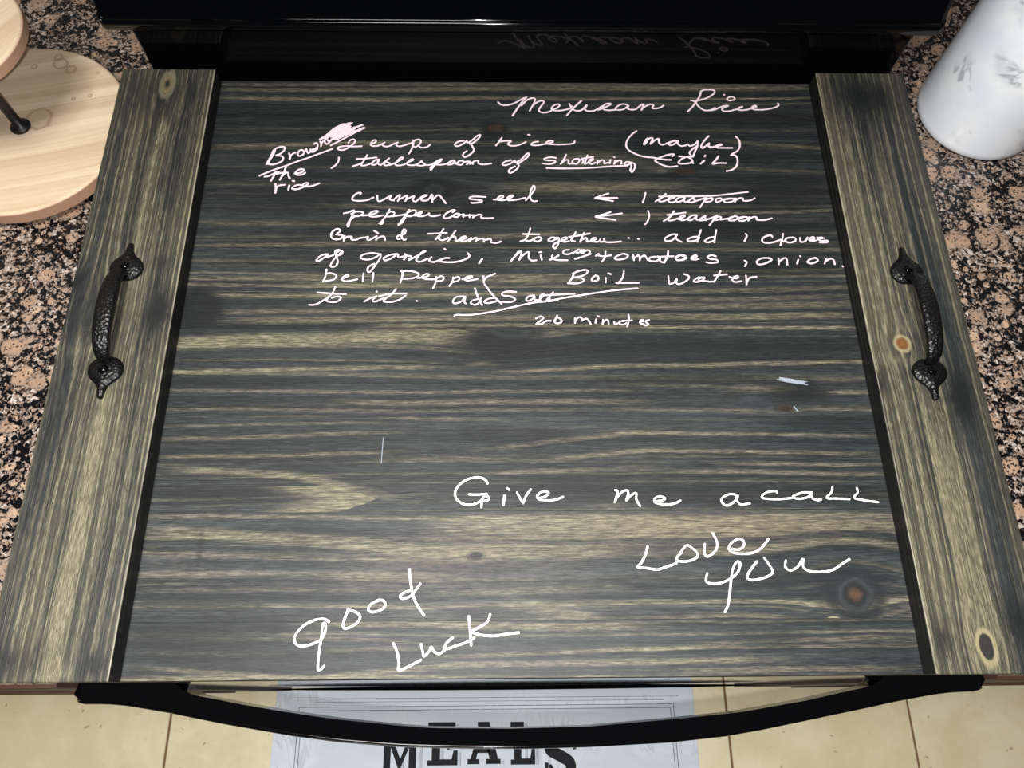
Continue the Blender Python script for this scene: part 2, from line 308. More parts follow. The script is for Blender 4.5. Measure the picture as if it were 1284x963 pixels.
PLANKS = {
 'L': ([(-0.3392, 0.0, 0.00631, 0.04, 0.215, 1.5), (-0.3387, 0.0, 0.00574, 0.3, 0.47, 0.75), (-0.3559, 0.0, 0.00143, 0.25, 0.55, 0.6), (-0.3222, 0.0, 0.00144, 0.24, 0.5, 0.6), (-0.3531, 0.0, 0.00189, -0.05, 0.22, 0.5), (-0.3247, 0.0, 0.00158, 0, 0.2, 0.6), (-0.3688, 0.0, 0.00189, -0.05, 0.3, 0.5), (-0.3385, 0.0, 0.00771, -0.02, 0.1, 1.3), (-0.3628, 0.0, 0.00178, -0.02, 0.2, 0.7), (-0.3213, 0.0, 0.00237, -0.02, 0.2, 0.8), (-0.3095, 0.0, 0.00178, -0.02, 0.2, 0.9), (-0.3747, 0.0, 0.00148, 0, 0.2, 0.6)],
  [(0.541, -0.3396, 0.013, 0.0061, 'tan'), (0.2927, -0.3664, 0.02, 0.0087, 'grey')],
  [(0.5271, -0.3527, 0.0398, 0.0458, 1.0), (0.4842, -0.3351, 0.0132, 0.0045, -1.0), (0.5174, -0.3496, 0.0195, 0.0023, -0.8), (0.5195, -0.3225, 0.0216, 0.0023, -0.6), (0.2927, -0.3072, 0.0247, 0.0135, 1.2), (0.3428, -0.3118, 0.0113, 0.0083, 0.9), (0.3236, -0.3833, 0.0143, 0.0109, 1.1), (0.2851, -0.3796, 0.0183, 0.0094, 0.7), (0.2569, -0.3555, 0.0059, 0.0198, -0.4), (0.0065, -0.3364, 0.0075, 0.009, -1.4), (0.01, -0.3056, 0.013, 0.0147, 1.1), (0.0131, -0.3637, 0.0163, 0.0169, 1.1), (0.2006, -0.3815, 0.0419, 0.0254, 0.35), (0.4341, -0.3082, 0.0548, 0.0131, 0.6)]),
 'R': ([(0.3294, 0.0, 0.00163, -0.02, 0.25, 1.1), (0.3391, 0.0, 0.00782, 0.0, 0.215, 0.75), (0.3489, 0.0, 0.00143, -0.02, 0.3, 1.1), (0.326, 0.0, 0.00186, 0.3, 0.5, 0.9), (0.3432, 0.0, 0.00671, 0.32, 0.47, 0.5), (0.3544, 0.0, 0.00164, 0.26, 0.5, 1.0), (0.364, 0.0, 0.00112, 0.2, 0.5, 0.7), (0.3134, 0.0, 0.00149, 0.2, 0.5, 0.7), (0.3196, 0.0, 0.0013, 0, 0.2, 0.7), (0.3098, 0.0, 0.0013, 0, 0.2, 0.8), (0.3587, 0.0, 0.0013, 0.0, 0.25, 0.6), (0.3473, 0.0, 0.0037, 0.02, 0.16, 0.6), (0.3319, 0.0, 0.0037, 0.02, 0.18, 0.8), (0.3165, 0.0, 0.00185, 0.04, 0.18, 0.7)],
  [(0.2629, 0.3256, 0.0068, 0.0062, 'red'), (0.0173, 0.339, 0.0106, 0.0059, 'oval')],
  [(0.5318, 0.347, 0.0263, 0.0476, 1.0), (0.2795, 0.3282, 0.0108, 0.0097, -0.6), (0.2473, 0.3136, 0.0044, 0.0136, -0.8), (0.2284, 0.2999, 0.016, 0.0094, 1.1), (0.2651, 0.3391, 0.0121, 0.0055, 0.6), (0.214, 0.3653, 0.0318, 0.0161, 1.2), (0.1318, 0.3368, 0.0327, 0.0051, -0.3), (0.0242, 0.308, 0.0158, 0.0071, 1.2), (0.0351, 0.3661, 0.0172, 0.012, 1.0), (0.0051, 0.2938, 0.0065, 0.0047, 0.5), (0.4739, 0.3903, 0.0583, 0.0154, 0.8), (0.342, 0.3947, 0.0593, 0.0101, 0.6), (0.1316, 0.3782, 0.0462, 0.0076, 0.6), (0.1714, 0.2806, 0.0413, 0.0052, 0.5), (0.0468, 0.3298, 0.0116, 0.006, -0.5)]),
}

# ------------------------------------------------------------------ other materials
def plain(name, col, rough=.5, spec=.5, metal=0.0, coat=0.0, speck=.08, scale=60.0, bump=0.0):
    n = N(name); n.xyz(); f = n.noise(n.co, scale, 3.0, .6)
    c = n.scale(col, f * (2 * speck) + (1 - speck))
    if bump: n.bump(f, bump, .0008)
    return n.done(c, rough, spec, metal, coat)
def granite():
    n = N('brown granite'); x, y, z = n.xyz()
    wob = n.noise(n.co, 30.0, 2.0, .5, color=True)
    vm = n.new('ShaderNodeVectorMath'); vm.operation = 'MULTIPLY_ADD'; n.put(vm.inputs[0], wob); vm.inputs[1].default_value = (.016, .016, .016); n.put(vm.inputs[2], n.co)
    p = X(n, vm.outputs[0])
    fine, fc = n.voro(n.co, 560.0); fr = n.sep(fc, 0)
    mid, mc = n.voro(p, 250.0); mr = n.sep(mc, 0)
    nz = n.noise(n.co, 170.0, 4.0, .7); nb = n.noise(n.co, 24.0, 2.0, .5)
    ground = n.ramp(mr * .55 + fr * .45 + (nb - .5) * .35, [(0.0, (.003, .003, .004)), (.44, (.009, .008, .009)), (.51, (.060, .056, .056)), (.55, (.11, .072, .052)), (.62, (.20, .14, .11)), (.71, (.27, .215, .18)), (.86, (.40, .36, .34))], 'CONSTANT')
    col = ground
    for sc, rad0, rad1, off, chance in ((26.0, .28, .44, 0.0, .52), (48.0, .26, .42, 3.1, .5), (80.0, .22, .36, 7.7, .52)):
        vv = n.new('ShaderNodeVectorMath'); vv.operation = 'ADD'; n.put(vv.inputs[0], p); vv.inputs[1].default_value = (off, off * .7, 0)
        d, c = n.voro(X(n, vv.outputs[0]), sc, .85)
        r1, r2, r3 = n.sep(c, 0), n.sep(c, 1), n.sep(c, 2)
        dd = d / (r1 * (rad1 - rad0) + rad0) + (nz - .5) * .75
        inside = (1.0 - n.step(dd, .93, 1.03)) * n.step(r2, chance, chance + .01)
        face = n.mix(r3, (.29, .185, .125), (.39, .28, .20))
        face = n.mix(n.step(nz * .6 + fr * .4, .50, .60), face, (.27, .165, .115))
        face = n.mix(n.step(fr, .80, .82), face, (.03, .022, .02))
        face = n.mix(n.step(dd, .68, .86) * .55, face, (.20, .15, .12))
        col = n.mix(inside, col, face)
    return n.done(col, rough=.16, spec=.4)
M_GRANITE = granite()
M_BLACK = plain('black enamel', (.0025, .0026, .003), .10, .35, speck=.02)
M_GLASS = plain('black glass', (.0012, .0014, .0018), .06, .22, speck=.02)
M_DOOR = plain('black door glass', (.0016, .0018, .0022), .04, .6, speck=.02)
M_TRIM = plain('black plastic', (.0015, .0015, .0018), .10, .28, speck=.02)
M_DISPLAY = plain('dim display', (.006, .008, .011), .18, .4, speck=.1)
def hammered():
    n = N('black hammered iron'); n.xyz(); d, _ = n.voro(n.co, 420.0); nz = n.noise(n.co, 180.0, 2.0)
    n.bump(d * 1.0 + nz * .4, .55, .0012)
    return n.done((.0022, .0022, .0026), .38, .32)
M_IRON = hammered()
M_ROD = plain('dark iron rod', (.010, .009, .009), .42, .4, speck=.2)
def cherry():
    n = N('cherry cabinet wood'); x, y, z = n.xyz()
    g = n.noise(n.vec(x * 60.0, y * 60.0, z * 3.0), 1.0, 4.0, .6)
    return n.done(n.mix(g, (.035, .014, .010), (.070, .030, .020)), .50, .25)
M_CHERRY = cherry()
def tray_wood(name, ang, cx, cy, rings=(), ztop=.024):
    n = N(name); x, y, z = n.xyz()
    ca, sa = math.cos(ang), math.sin(ang)
    u = x * ca + y * sa; v = y * ca - x * sa
    wob = (n.noise(n.vec(u * 5.0, v * 16.0, cx), 1.0, 1.0) - .5) * .02
    g = v + wob
    r = n.noise(n.vec(u * 2.0, g * 260.0, 2.0), 1.0, 2.0, .5); r0 = n.noise(n.vec(u * 1.4, g * 60.0, 5.0), 1.0, 2.0, .5)
    f = n.noise(n.vec(u * 60.0, v * 1500.0, 4.0), 1.0, 2.0)
    col = n.mix(n.step(r0, .35, .68), (.50, .375, .255), (.63, .51, .365))
    col = n.mix(n.step(r, .50, .66) * .40, col, (.44, .30, .18))
    for (rx, ry, rr, th) in rings:
        dx = x - rx; dy = y - ry; d = n.f('SQRT', dx * dx + dy * dy) + (n.noise(n.co, 90.0, 1.0) - .5) * rr * .9
        e = (d - rr) * (1 / th)
        col = n.mix(n.f('EXPONENT', e * e * -1.0) * .75, col, (.33, .19, .125))
    col = n.mix(1.0 - n.step(z, ztop - .002, ztop - .0008), col, (.37, .215, .14))
    col = n.scale(col, f * .25 + .88)
    n.bump(f * .5 + r * .5, .12, .0005)
    return n.done(col, .50, .35)
def white_marble():
    n = N('white swirled glaze'); x, y, z = n.xyz()
    q = n.vec(x * .8 + z * .45, y * .8, z * .55 - x * .3); d1 = n.noise(q, 9.0, 3.0, .55, 1.2); d2 = n.noise(q, 21.0, 4.0, .6, 1.0); msk = n.noise(n.co, 17.0, 3.0, .6)
    e = (d1 - .5) * 16.0; v1 = n.f('EXPONENT', e * e * -1.0) * n.step(msk, .50, .66)
    e2 = (d2 - .47) * 46.0; v2 = n.f('EXPONENT', e2 * e2 * -1.0) * n.step(msk, .55, .64)
    cl = n.noise(n.co, 18.0, 3.0)
    col = n.mix(n.step(cl, .35, .65), (.78, .82, .88), (.90, .92, .94))
    col = n.mix(v1 * .45, col, (.46, .50, .56)); col = n.mix(v2 * .7, col, (.30, .32, .36))
    return n.done(col, .22, .5)
def tile_mat():
    n = N('cream floor tile'); x, y, z = n.xyz()
    oi = n.new('ShaderNodeObjectInfo'); rnd = X(n, oi.outputs['Random'])
    vv = n.vec(x + rnd * 7.0, y + rnd * 3.0, rnd * 11.0)
    a = n.noise(vv, 7.0, 4.0, .6, .6); b = n.noise(vv, 40.0, 3.0, .6); s = n.noise(vv, 75.0, 1.0, .5)
    col = n.mix(n.step(a * .8 + b * .2, .36, .64), (.71, .61, .39), (.80, .725, .51))
    col = n.mix(n.step(b, .58, .75) * .5, col, (.66, .53, .32))
    col = n.mix(n.step(s, .74, .78) * .6, col, (.30, .20, .11))
    n.bump(b, .06, .001)
    return n.done(col, .38, .4)
M_TILE = tile_mat(); M_GROUT = plain('brown grout', (.20, .125, .07), .9, .2, speck=.3, scale=200)
def mat_mat():
    n = N('pale printed mat'); x, y, z = n.xyz()
    a = n.noise(n.vec(x * 4.0, y * 14.0, 1.0), 1.0, 4.0, .6, 1.2); b = n.noise(n.vec(x * 16.0, y * 5.0, 3.0), 1.0, 4.0, .6, 1.5); s = n.noise(n.co, 220.0, 2.0)
    col = n.mix(n.step(a, .4, .65), (.60, .665, .76), (.70, .755, .835))
    e = (b - .5) * 42.0; m = n.f('EXPONENT', e * e * -1.0) * n.step(a, .48, .62)
    col = n.mix(m * .45, col, (.34, .36, .39))
    col = n.mix(n.step(s, .70, .78) * .35, col, (.30, .33, .38))
    return n.done(col, .5, .25)
M_MAT = mat_mat()
def print_mat(name, col, wear):
    n = N(name); n.xyz(); s = n.noise(n.co, 160.0, 3.0, .7)
    return n.done(n.mix(n.step(s, .66 - wear, .74 - wear), col, (.36, .39, .44)), .6, .08)
M_LETTER = print_mat('charcoal letter print', (.016, .017, .021), -.03)
M_HATCH = print_mat('grey hatching print', (.12, .13, .145), .10)
M_PINK = plain('pink chalk marker', (.70, .555, .62), .75, .2, speck=.07, scale=900)
M_WHITE = plain('white chalk marker', (.74, .74, .71), .75, .2, speck=.05, scale=900)
M_SMEAR = plain('old chalk', (.24, .27, .32), .85, .15, speck=.5, scale=1500)
M_WALL = plain('painted wall', (.30, .27, .22), .8, .2, scale=20)

# ------------------------------------------------------------------ floor and walls
floor = link('floor', box(-2.4, 2.4, -2.2, 0.745, -.05, -.0025), M_GROUT, kind='structure')
T = .345; tb = box(-(T - .0042) / 2, (T - .0042) / 2, -(T - .0042) / 2, (T - .0042) / 2, -.010, 0.0, .0012, 1)
first = None
for j in range(-5, 1):
    for i in range(-5, 6):
        if first is None:
            o = first = link('tile', tb, M_TILE, floor)
        else:
            o = bpy.data.objects.new('tile', first.data); COL.objects.link(o); o.parent = floor
        o.location = (-.6255 + T * (i + .5) + T, .050 + T * (j - .5), 0)
link('wall_back', box(-2.4, 2.4, .742, .84, 0, 2.6), M_WALL, kind='structure')

# ------------------------------------------------------------------ kitchen mat
mat = link('kitchen_mat', prism([(-.4330, -.640), (.3480, -.640), (.3480, -.003), (-.4330, -.003)], .0002, .0040, .0008), M_MAT)
tag(mat, 'pale blue grey printed kitchen mat on the cream tiles below the oven handle', 'mat')
ZM = .00415
def flat(polys, z=ZM, h=.0001):
    bm = bmesh.new()
    for pl in polys: bm.faces.new([bm.verts.new((x, y, z)) for x, y in pl])
    return bm
def bar(x0, y0, x1, y1, w):
    d = Vector((x1 - x0, y1 - y0)).normalized(); nx, ny = -d.y * w / 2, d.x * w / 2
    return [(x0 + nx, y0 + ny), (x0 - nx, y0 - ny), (x1 - nx, y1 - ny), (x1 + nx, y1 + ny)]
bl = []
for q in (0, .0062):
    bl += [bar(-.389 + q, -.032 - q, -.389 + q, -.62 + q, .0013), bar(.309 - q, -.032 - q, .309 - q, -.62 + q, .0013),
           bar(-.389 + q, -.032 - q, .309 - q, -.032 - q, .0011), bar(-.389 + q, -.62 + q, .309 - q, -.62 + q, .0013)]
bl += [bar(-.40, -.0175, .32, -.0185, .0008), bar(-.36, -.0235, .29, -.0245, .0007)]
link('printed_border', flat(bl), M_HATCH, mat)
def glyph(ch, x0, x1, y0, y1):
    """slab serif capitals as outlines"""
    W = x1 - x0; H = y1 - y0; P = lambda u, v: (x0 + u * W, y0 + v * H)
    if ch == 'M':
        return [[P(0, 0), P(.36, 0), P(.36, .12), P(.27, .12), P(.27, 1), P(0, 1), P(0, .88), P(.09, .88), P(.09, .12), P(0, .12)],
                [P(.27, 1), P(.27, .70), P(.48, .20), P(.52, .20), P(.52, .44)], [P(.74, 1), P(.52, .44), P(.52, .20), P(.74, .70)],
                [P(1, 0), P(1, .12), P(.93, .12), P(.93, .88), P(1, .88), P(1, 1), P(.74, 1), P(.74, .12), P(.64, .12), P(.64, 0)]]
    if ch == 'E':
        return [[P(0, 1), P(0, .88), P(.14, .88), P(.14, .12), P(0, .12), P(0, 0), P(.42, 0), P(.42, 1)],
                [P(.42, 1), P(.42, .86), P(.76, .86), P(.80, .70), P(.92, .70), P(.92, 1)], [P(.42, .57), P(.42, .43), P(.62, .43), P(.64, .36), P(.74, .36), P(.74, .66), P(.64, .66), P(.62, .57)],
                [P(.42, .14), P(.42, 0), P(1, 0), P(1, .34), P(.86, .34), P(.80, .14)]]
    if ch == 'A':
        return [[P(.30, 1), P(.66, 1), P(.92, .12), P(1, .12), P(1, 0), P(.56, 0), P(.56, .12), P(.66, .12), P(.48, .80)],
                [P(.30, 1), P(.48, .80), P(.26, .12), P(.36, .12), P(.36, 0), P(0, 0), P(0, .12), P(.09, .12), P(.36, .88), P(.30, .90)], [P(.30, .42), P(.30, .26), P(.68, .26), P(.66, .42)]]
    if ch == 'L':
        return [[P(0, 1), P(0, .88), P(.14, .88), P(.14, .12), P(0, .12), P(0, 0), P(.44, 0), P(.44, .88), P(.56, .88), P(.56, 1)], [P(.44, .14), P(.44, 0), P(1, 0), P(1, .40), P(.87, .40), P(.80, .14)]]
    c = smooth_line([(.80, .70), (.70, .87), (.45, .92), (.22, .82), (.20, .64), (.48, .51), (.76, .36), (.78, .17), (.52, .08), (.28, .14), (.17, .30)], 8)
    V = [Vector(P(*q)) for q in c]; Lf, Rt, out = [], [], []
    for i, q in enumerate(V):
        d = (V[min(i + 1, len(V) - 1)] - V[max(i - 1, 0)]).normalized(); w = (.045 + .12 * math.sin(i / (len(V) - 1) * PI)) * W
        Lf.append(tuple(q + Vector((-d.y, d.x)) * w)); Rt.append(tuple(q - Vector((-d.y, d.x)) * w))
    for i in range(len(V) - 1): out.append([Lf[i], Rt[i], Rt[i + 1], Lf[i + 1]])
    out.append([P(.02, .02), P(.10, .02), P(.14, .34), P(.04, .36)]); out.append([P(.88, .64), P(.98, .66), P(.98, .98), P(.90, .98)])
    return out
for ch, x0, x1, y0, y1 in (('M', -.2345, -.1640, -.152, -.080), ('E', -.1485, -.0935, -.1315, -.0595), ('A', -.0755, -.0150, -.1300, -.0595), ('L', .0035, .0480, -.1315, -.0600), ('S', .0640, .1250, -.1530, -.0830)):
    gl = glyph(ch, x0, x1, y0, y1)
    le = link('printed_letter', flat(gl, ZM + .0001), M_LETTER, mat)
    hb = []
    for poly in gl[:5]:
        xm = max(p[0] for p in poly); ys = [p[1] for p in poly if p[0] > xm - .006]
        yy = min(ys)
        if max(ys) - yy < .006: continue
        hb.append(bar(xm + .0058, yy - .001, xm + .0058, max(ys) - .002, .0006))
        while yy < max(ys) - .004:
            hb.append(bar(xm + .0012, yy, xm + .0052, yy + .0022, .0008)); yy += .0030
    if hb and ch != 'S': link('letter_hatching', flat(hb, ZM + .00005), M_HATCH, le)

# ------------------------------------------------------------------ base cabinets and counters
def cabinet(x0, x1, hinge, label):
    t = thing('base_cabinet', label, 'cabinet', ((x0 + x1) / 2, .30, 0))
    ox, oy = (x0 + x1) / 2, .30
    L = lambda a, b, c, d, e, f, bv=0.0: box(a - ox, b - ox, c - oy, d - oy, e, f, bv)
    link('carcass', L(x0, x1, -.0035, .70, .10, .874), M_CHERRY, t)
    link('toe_kick', L(x0, x1, .075, .60, 0.0, .10), M_TRIM, t)
    n = 2; w = (x1 - x0) / n
    for k in range(n):
        a, b = x0 + k * w + .010, x0 + (k + 1) * w - .010
        link('drawer_front', L(a, b, -.0044, .0155, .735, .862, .003), M_CHERRY, t)
        dr = link('door', L(a, b, -.0044, .0155, .125, .715, .003), M_CHERRY, t)
        link('door_panel', L(a + .06, b - .06, -.0052, -.0045, .185, .655, .002), M_CHERRY, dr)
    return t
cabinet(-1.20, -.382, 1, 'cherry wood base cabinet left of the black range')
cabinet(.400, 1.22, -1, 'cherry wood base cabinet right of the black range')
def counter(x0, x1, label):
    c = link('countertop', box(x0, x1, -.001, .738, .876, .914, .004), M_GRANITE)
    tag(c, label, 'countertop'); return c
counter(-1.22, -.3765, 'speckled brown granite countertop under the round wooden tray')
counter(.3945, 1.24, 'speckled brown granite countertop under the white canister')
# ------------------------------------------------------------------ range
RX0, RX1 = -.3745, .3920
rng = thing('kitchen_range', 'black freestanding kitchen range under the stained wooden board', 'range', (.009, .30, 0))
def rb(x0, x1, y0, y1, z0, z1, bev=0.0, seg=2): return box(x0 - .009, x1 - .009, y0 - .30, y1 - .30, z0, z1, bev, seg)
link('body', rb(RX0, RX1, .030, .62, .02, .895, .002), M_BLACK, rng)
ct = link('cooktop', rb(RX0, RX1, .0005, .583, .909, .9170, .002, 3), M_GLASS, rng)
for cx, cy, r in ((-.19, .16, .105), (-.19, .42, .075), (.20, .16, .085), (.20, .42, .095)):
    b = lathe([(r - .0015, .91715), (r, .91715), (r + .001, .91705)], 64, cx - .009, cy - .30); link('burner_ring', b, M_DISPLAY, ct)
link('backguard', rb(-.3670, .3850, .5770, .645, .9172, 1.006, .002), M_GLASS, rng)
prof = smooth_line([(.585, 1.0060), (.5725, 1.0060), (.5695, 1.0085), (.5685, 1.0130), (.5688, 1.0160), (.5703, 1.0180), (.5728, 1.0192), (.5745, 1.0225), (.5765, 1.0275)], 8) + [(.625, 1.150), (.632, 1.153), (.650, 1.153), (.655, 1.148), (.655, 1.006)]
con = bmesh.new(); rings = []
for xx, k in ((-.3880, .93), (-.3868, .985), (-.3840, 1.0), (.4000, 1.0), (.4028, .985), (.4040, .93)):
    rings.append([con.verts.new((xx - .009, .615 + (yy - .615) * k - .30, 1.075 + (z - 1.075) * k)) for yy, z in prof])
for r0, r1 in zip(rings, rings[1:]):
    for q in range(len(prof)): con.faces.new((r0[q], r0[(q + 1) % len(prof)], r1[(q + 1) % len(prof)], r1[q]))
con.faces.new(rings[0]); con.faces.new(rings[-1][::-1])
console = link('control_console', con, M_GLASS, rng)
for p in console.data.polygons: p.use_smooth = abs(p.normal.x) < .5 and p.center.z < 1.03 and p.center.y < .285
for kx in (-.30, -.22, .24, .32):
    b = lathe([(0, 0), (.021, 0), (.021, .006), (.017, .020), (.014, .024), (0, .024)], 40)
    bmesh.ops.rotate(b, verts=b.verts[:], cent=(0, 0, 0), matrix=Matrix.Rotation(PI / 2 - .39, 3, 'X')); bmesh.ops.translate(b, verts=b.verts[:], vec=(kx - .009, .6000 - .30, 1.090))
    link('knob', b, M_TRIM, console, smooth=True)
door = link('oven_door', rb(RX0 + .003, RX1 - .003, -.0005, .029, .412, .925, .0012), M_DOOR, rng)
drawer = link('storage_drawer', rb(RX0 + .003, RX1 - .003, -.0005, .029, .060, .404, .0012), M_DOOR, rng)
lf, lb = [], []
for k in range(25):
    t = k / 24; q = math.sin(t * PI) ** .7; xx = -.3400 + t * .6940 - .009
    lf.append((xx, -.0034 - .0030 * q - .30)); lb.append((xx, -.0030 + .0026 * min(1, 1.25 * q) - .30))
lp = prism(lf + lb[::-1], .388, .400, .0004, 1)
for v in lp.verts:
    if v.co.z > .394: v.co.z += (v.co.y + .30) * .5
link('drawer_lip', lp, M_TRIM, drawer)
FR = [(-.3560, -.0120), (-.3548, -.0150), (-.3506, -.0163), (-.3317, -.0165), (-.3151, -.0181), (-.2799, -.0239), (-.2383, -.0318), (-.1838, -.0409), (-.1449, -.0460), (-.0994, -.0496), (-.0472, -.0514), (.0026, -.0521), (.0526, -.0513), (.1180, -.0487), (.1626, -.0446), (.1926, -.0401), (.2570, -.0288), (.3087, -.0196), (.3375, -.0151), (.3515, -.0137), (.3726, -.0129), (.3765, -.0110), (.3770, -.0090)]
BK = [(-.3560, -.0090), (-.3530, .0028), (-.2790, .0028), (-.2786, -.0008), (-.2740, -.0032), (-.2704, -.0059), (-.2616, -.0099), (-.2407, -.0135), (-.2246, -.0167), (-.1856, -.0231), (-.1462, -.0286), (-.1002, -.0333), (-.0719, -.0355), (-.0097, -.0365), (.0533, -.0355), (.1196, -.0309), (.1749, -.0262), (.2288, -.0180), (.2675, -.0106), (.2834, -.0077), (.2916, -.0036), (.2975, .0028), (.3741, .0028), (.3770, -.0040)]
def at(P, x):
    for (xa, ya), (xb, yb) in zip(P, P[1:]):
        if x <= xb: return ya + (yb - ya) * max(0, (x - xa)) / (xb - xa)
    return P[-1][1]
hb_ = bmesh.new(); rings = []
xs = sorted(set([round(-.3560 + .7330 * k / 110, 5) for k in range(111)] + [-.3548, -.3530, -.3506, -.2790, -.2786, -.2704, .2916, .2975, .3741, .3765]))
# section: back foot, back shoulder, top falling to the front, a fine raised lip at the front edge, front foot
SEC = [(0, .862), (0, .8950), (.80, .8880), (.865, .8873), (.895, .8878), (.925, .8885), (.950, .8884), (.975, .8872), (.99, .8850), (1.0, .8810), (1.0, .862), (.97, .8590), (.03, .8590)]
for xx in xs:
    a, b = at(BK, xx), at(FR, xx)
    rings.append([hb_.verts.new((xx - .009, a + (b - a) * f - .30, z)) for f, z in SEC])
for r0, r1 in zip(rings, rings[1:]):
    for q in range(len(SEC)): hb_.faces.new((r0[q], r0[(q + 1) % len(SEC)], r1[(q + 1) % len(SEC)], r1[q]))
hb_.faces.new(rings[0]); hb_.faces.new(rings[-1][::-1])
handle = link('oven_handle', hb_, M_TRIM, door)
for p in handle.data.polygons: p.use_smooth = abs(p.normal.x) < .9 and (p.center.z < .8886 and p.normal.z > .2 and p.area < 2e-5)

# ------------------------------------------------------------------ unseen hood, added above the view to shade the board's far part
hood = thing('added_shade_hood', 'unseen black hood added above the frame to shade the far part of the board', 'added light blocker', (.009, .42, 1.70))
link('added_canopy', prism([(-.38, -.19), (.38, -.19), (.38, .320), (-.38, .320)], 0, .055, .006), M_BLACK, hood)
link('filter', box(-.33, .33, -.15, .22, -.006, -.0002, .002), M_TRIM, hood)  # underside of the added hood
link('added_chimney', box(-.14, .14, .02, .320, .0552, .75, .003), M_BLACK, hood)

# ------------------------------------------------------------------ the stained wooden board over the cooktop
BW = .7722 / 2; BD = .5640; BX = -.0000
board = thing('stove_cover_board', 'dark stained wooden stove cover board with black handles and handwritten notes', 'stove cover', (0, 0, .9171))
Z0 = .9171
def bpart(name, bm, m, parent=None, **k):
    bmesh.ops.translate(bm, verts=bm.verts[:], vec=(0, 0, -Z0))
    return link(name, bm, m, parent or board, **k)
TIPS = {2: ((-0.1154, 0.1347, 2.9, .075, .0115, .95),), 1: ((0.0552, 0.0430, 4.0, .05, .009, .45),)}
edges = [-.0002, .0406, .1244, .2050, .2867, .3700, .4530, .5360, BD]
for k in range(8):
    bands, knots, spots = STAVES[k]
    m = pine('stained pine stave', 'x', 3.0 + 13.7 * k, bands, knots, spots, warm=(.25 if k == 1 else .0), line=(.55, .62, .48, .50, .55, .30, .22, .30        )[k], tone=(.98, 1.08, .92, .86, .86, .70, .70, .85)[k], tips=TIPS.get(k, ()))
    bpart('pine_stave', box(-BW + .0004, BW - .0004, edges[k] + .00002, edges[k + 1] - .00002, .931, .950, .00012, 1), m)
for s, key, xa, xb, seed in ((-1, 'L', -BW, -BW + .0902, 91.0), (1, 'R', BW - .0882, BW, 147.0)):
    bands, knots, spots = PLANKS[key]
    m = pine('stained pine plank', 'y', seed, bands, knots, spots, freq=128.0, line=1.5, blot=.4, waves=.0035, khaki=.85, tone=.95, chaos=1.1, solid=1.0, top=.0521, pale_edge=((-BW + .0898,), (BW - .0878,))[s > 0])
    b = box(xa, xb, -.0008, BD - .0036, .9501, .9692, .0009, 2)
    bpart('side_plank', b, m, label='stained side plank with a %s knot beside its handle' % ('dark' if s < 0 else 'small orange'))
    bpart('cleat', box(min(s * (BW - .004), s * (BW - .03)), max(s * (BW - .004), s * (BW - .03)), .04, .52, .9171, .9308, .001, 1), m)

# black hammered pull handles
def pull(xc, ya, yb, side):
    h = thing('pull_handle', None, None, (xc, (ya + yb) / 2, .9692 - Z0)); h.parent = board
    oy = (ya + yb) / 2
    half = abs(ya - yb) / 2 - .0150       # pad centre
    def pad(sg):
        o = [(0, -.0125), (.006, -.0120), (.0115, -.0085), (.0142, -.0030), (.0138, .0030), (.0105, .0080), (.0058, .0120), (.0034, .0165), (.0026, .0215), (.0018, .0240), (0, .0248)]
        o = smooth_line(o, 3); pts = o + [(-x, y) for x, y in o[-2:0:-1]]
        pts = [(x, y * sg) for x, y in pts]
        b = bmesh.new()
        levels = [(1.0, 0.0), (1.0, .0018), (.93, .0030), (.70, .0042), (.35, .0050)]
        rings = [[b.verts.new((x * k, sg * .0015 * (1 - k) + y * (k if k < .94 else 1), z)) for x, y in pts] for k, z in levels]
        for a, c in zip(rings, rings[1:]):
            for q in range(len(a)): b.faces.new((a[q], a[(q + 1) % len(a)], c[(q + 1) % len(a)], c[q]))
        b.faces.new(rings[-1]); b.faces.new(rings[0][::-1])
        bmesh.ops.translate(b, verts=b.verts[:], vec=(0, sg * half, 0))
        return b
    for sg in (1, -1):
        p = link('finial_plate', pad(sg), M_IRON, h, smooth=True)
        s = lathe([(0, .0072), (.0016, .0071), (.0032, .0064), (.0041, .0050), (.0042, .0035)], 20, 0, sg * half)
        link('screw', s, M_TRIM, h, smooth=True)
    bm = bmesh.new(); path = []
    for k in range(33):
        t = k / 32; y = (half - .0080) * math.cos(PI * t)
        z = .0035 + .0180 * math.sin(PI * t) ** .75
        path.append((Vector((0, y, z)), .62 + .48 * math.sin(PI * t) ** .8))
    sweep(bm, path, .0138, .0062)
    link('grip', bm, M_IRON, h, smooth=True)
    return h
pull(-.3420, .3508, .2233, -1)
pull(.3430, .3477, .2204, 1)

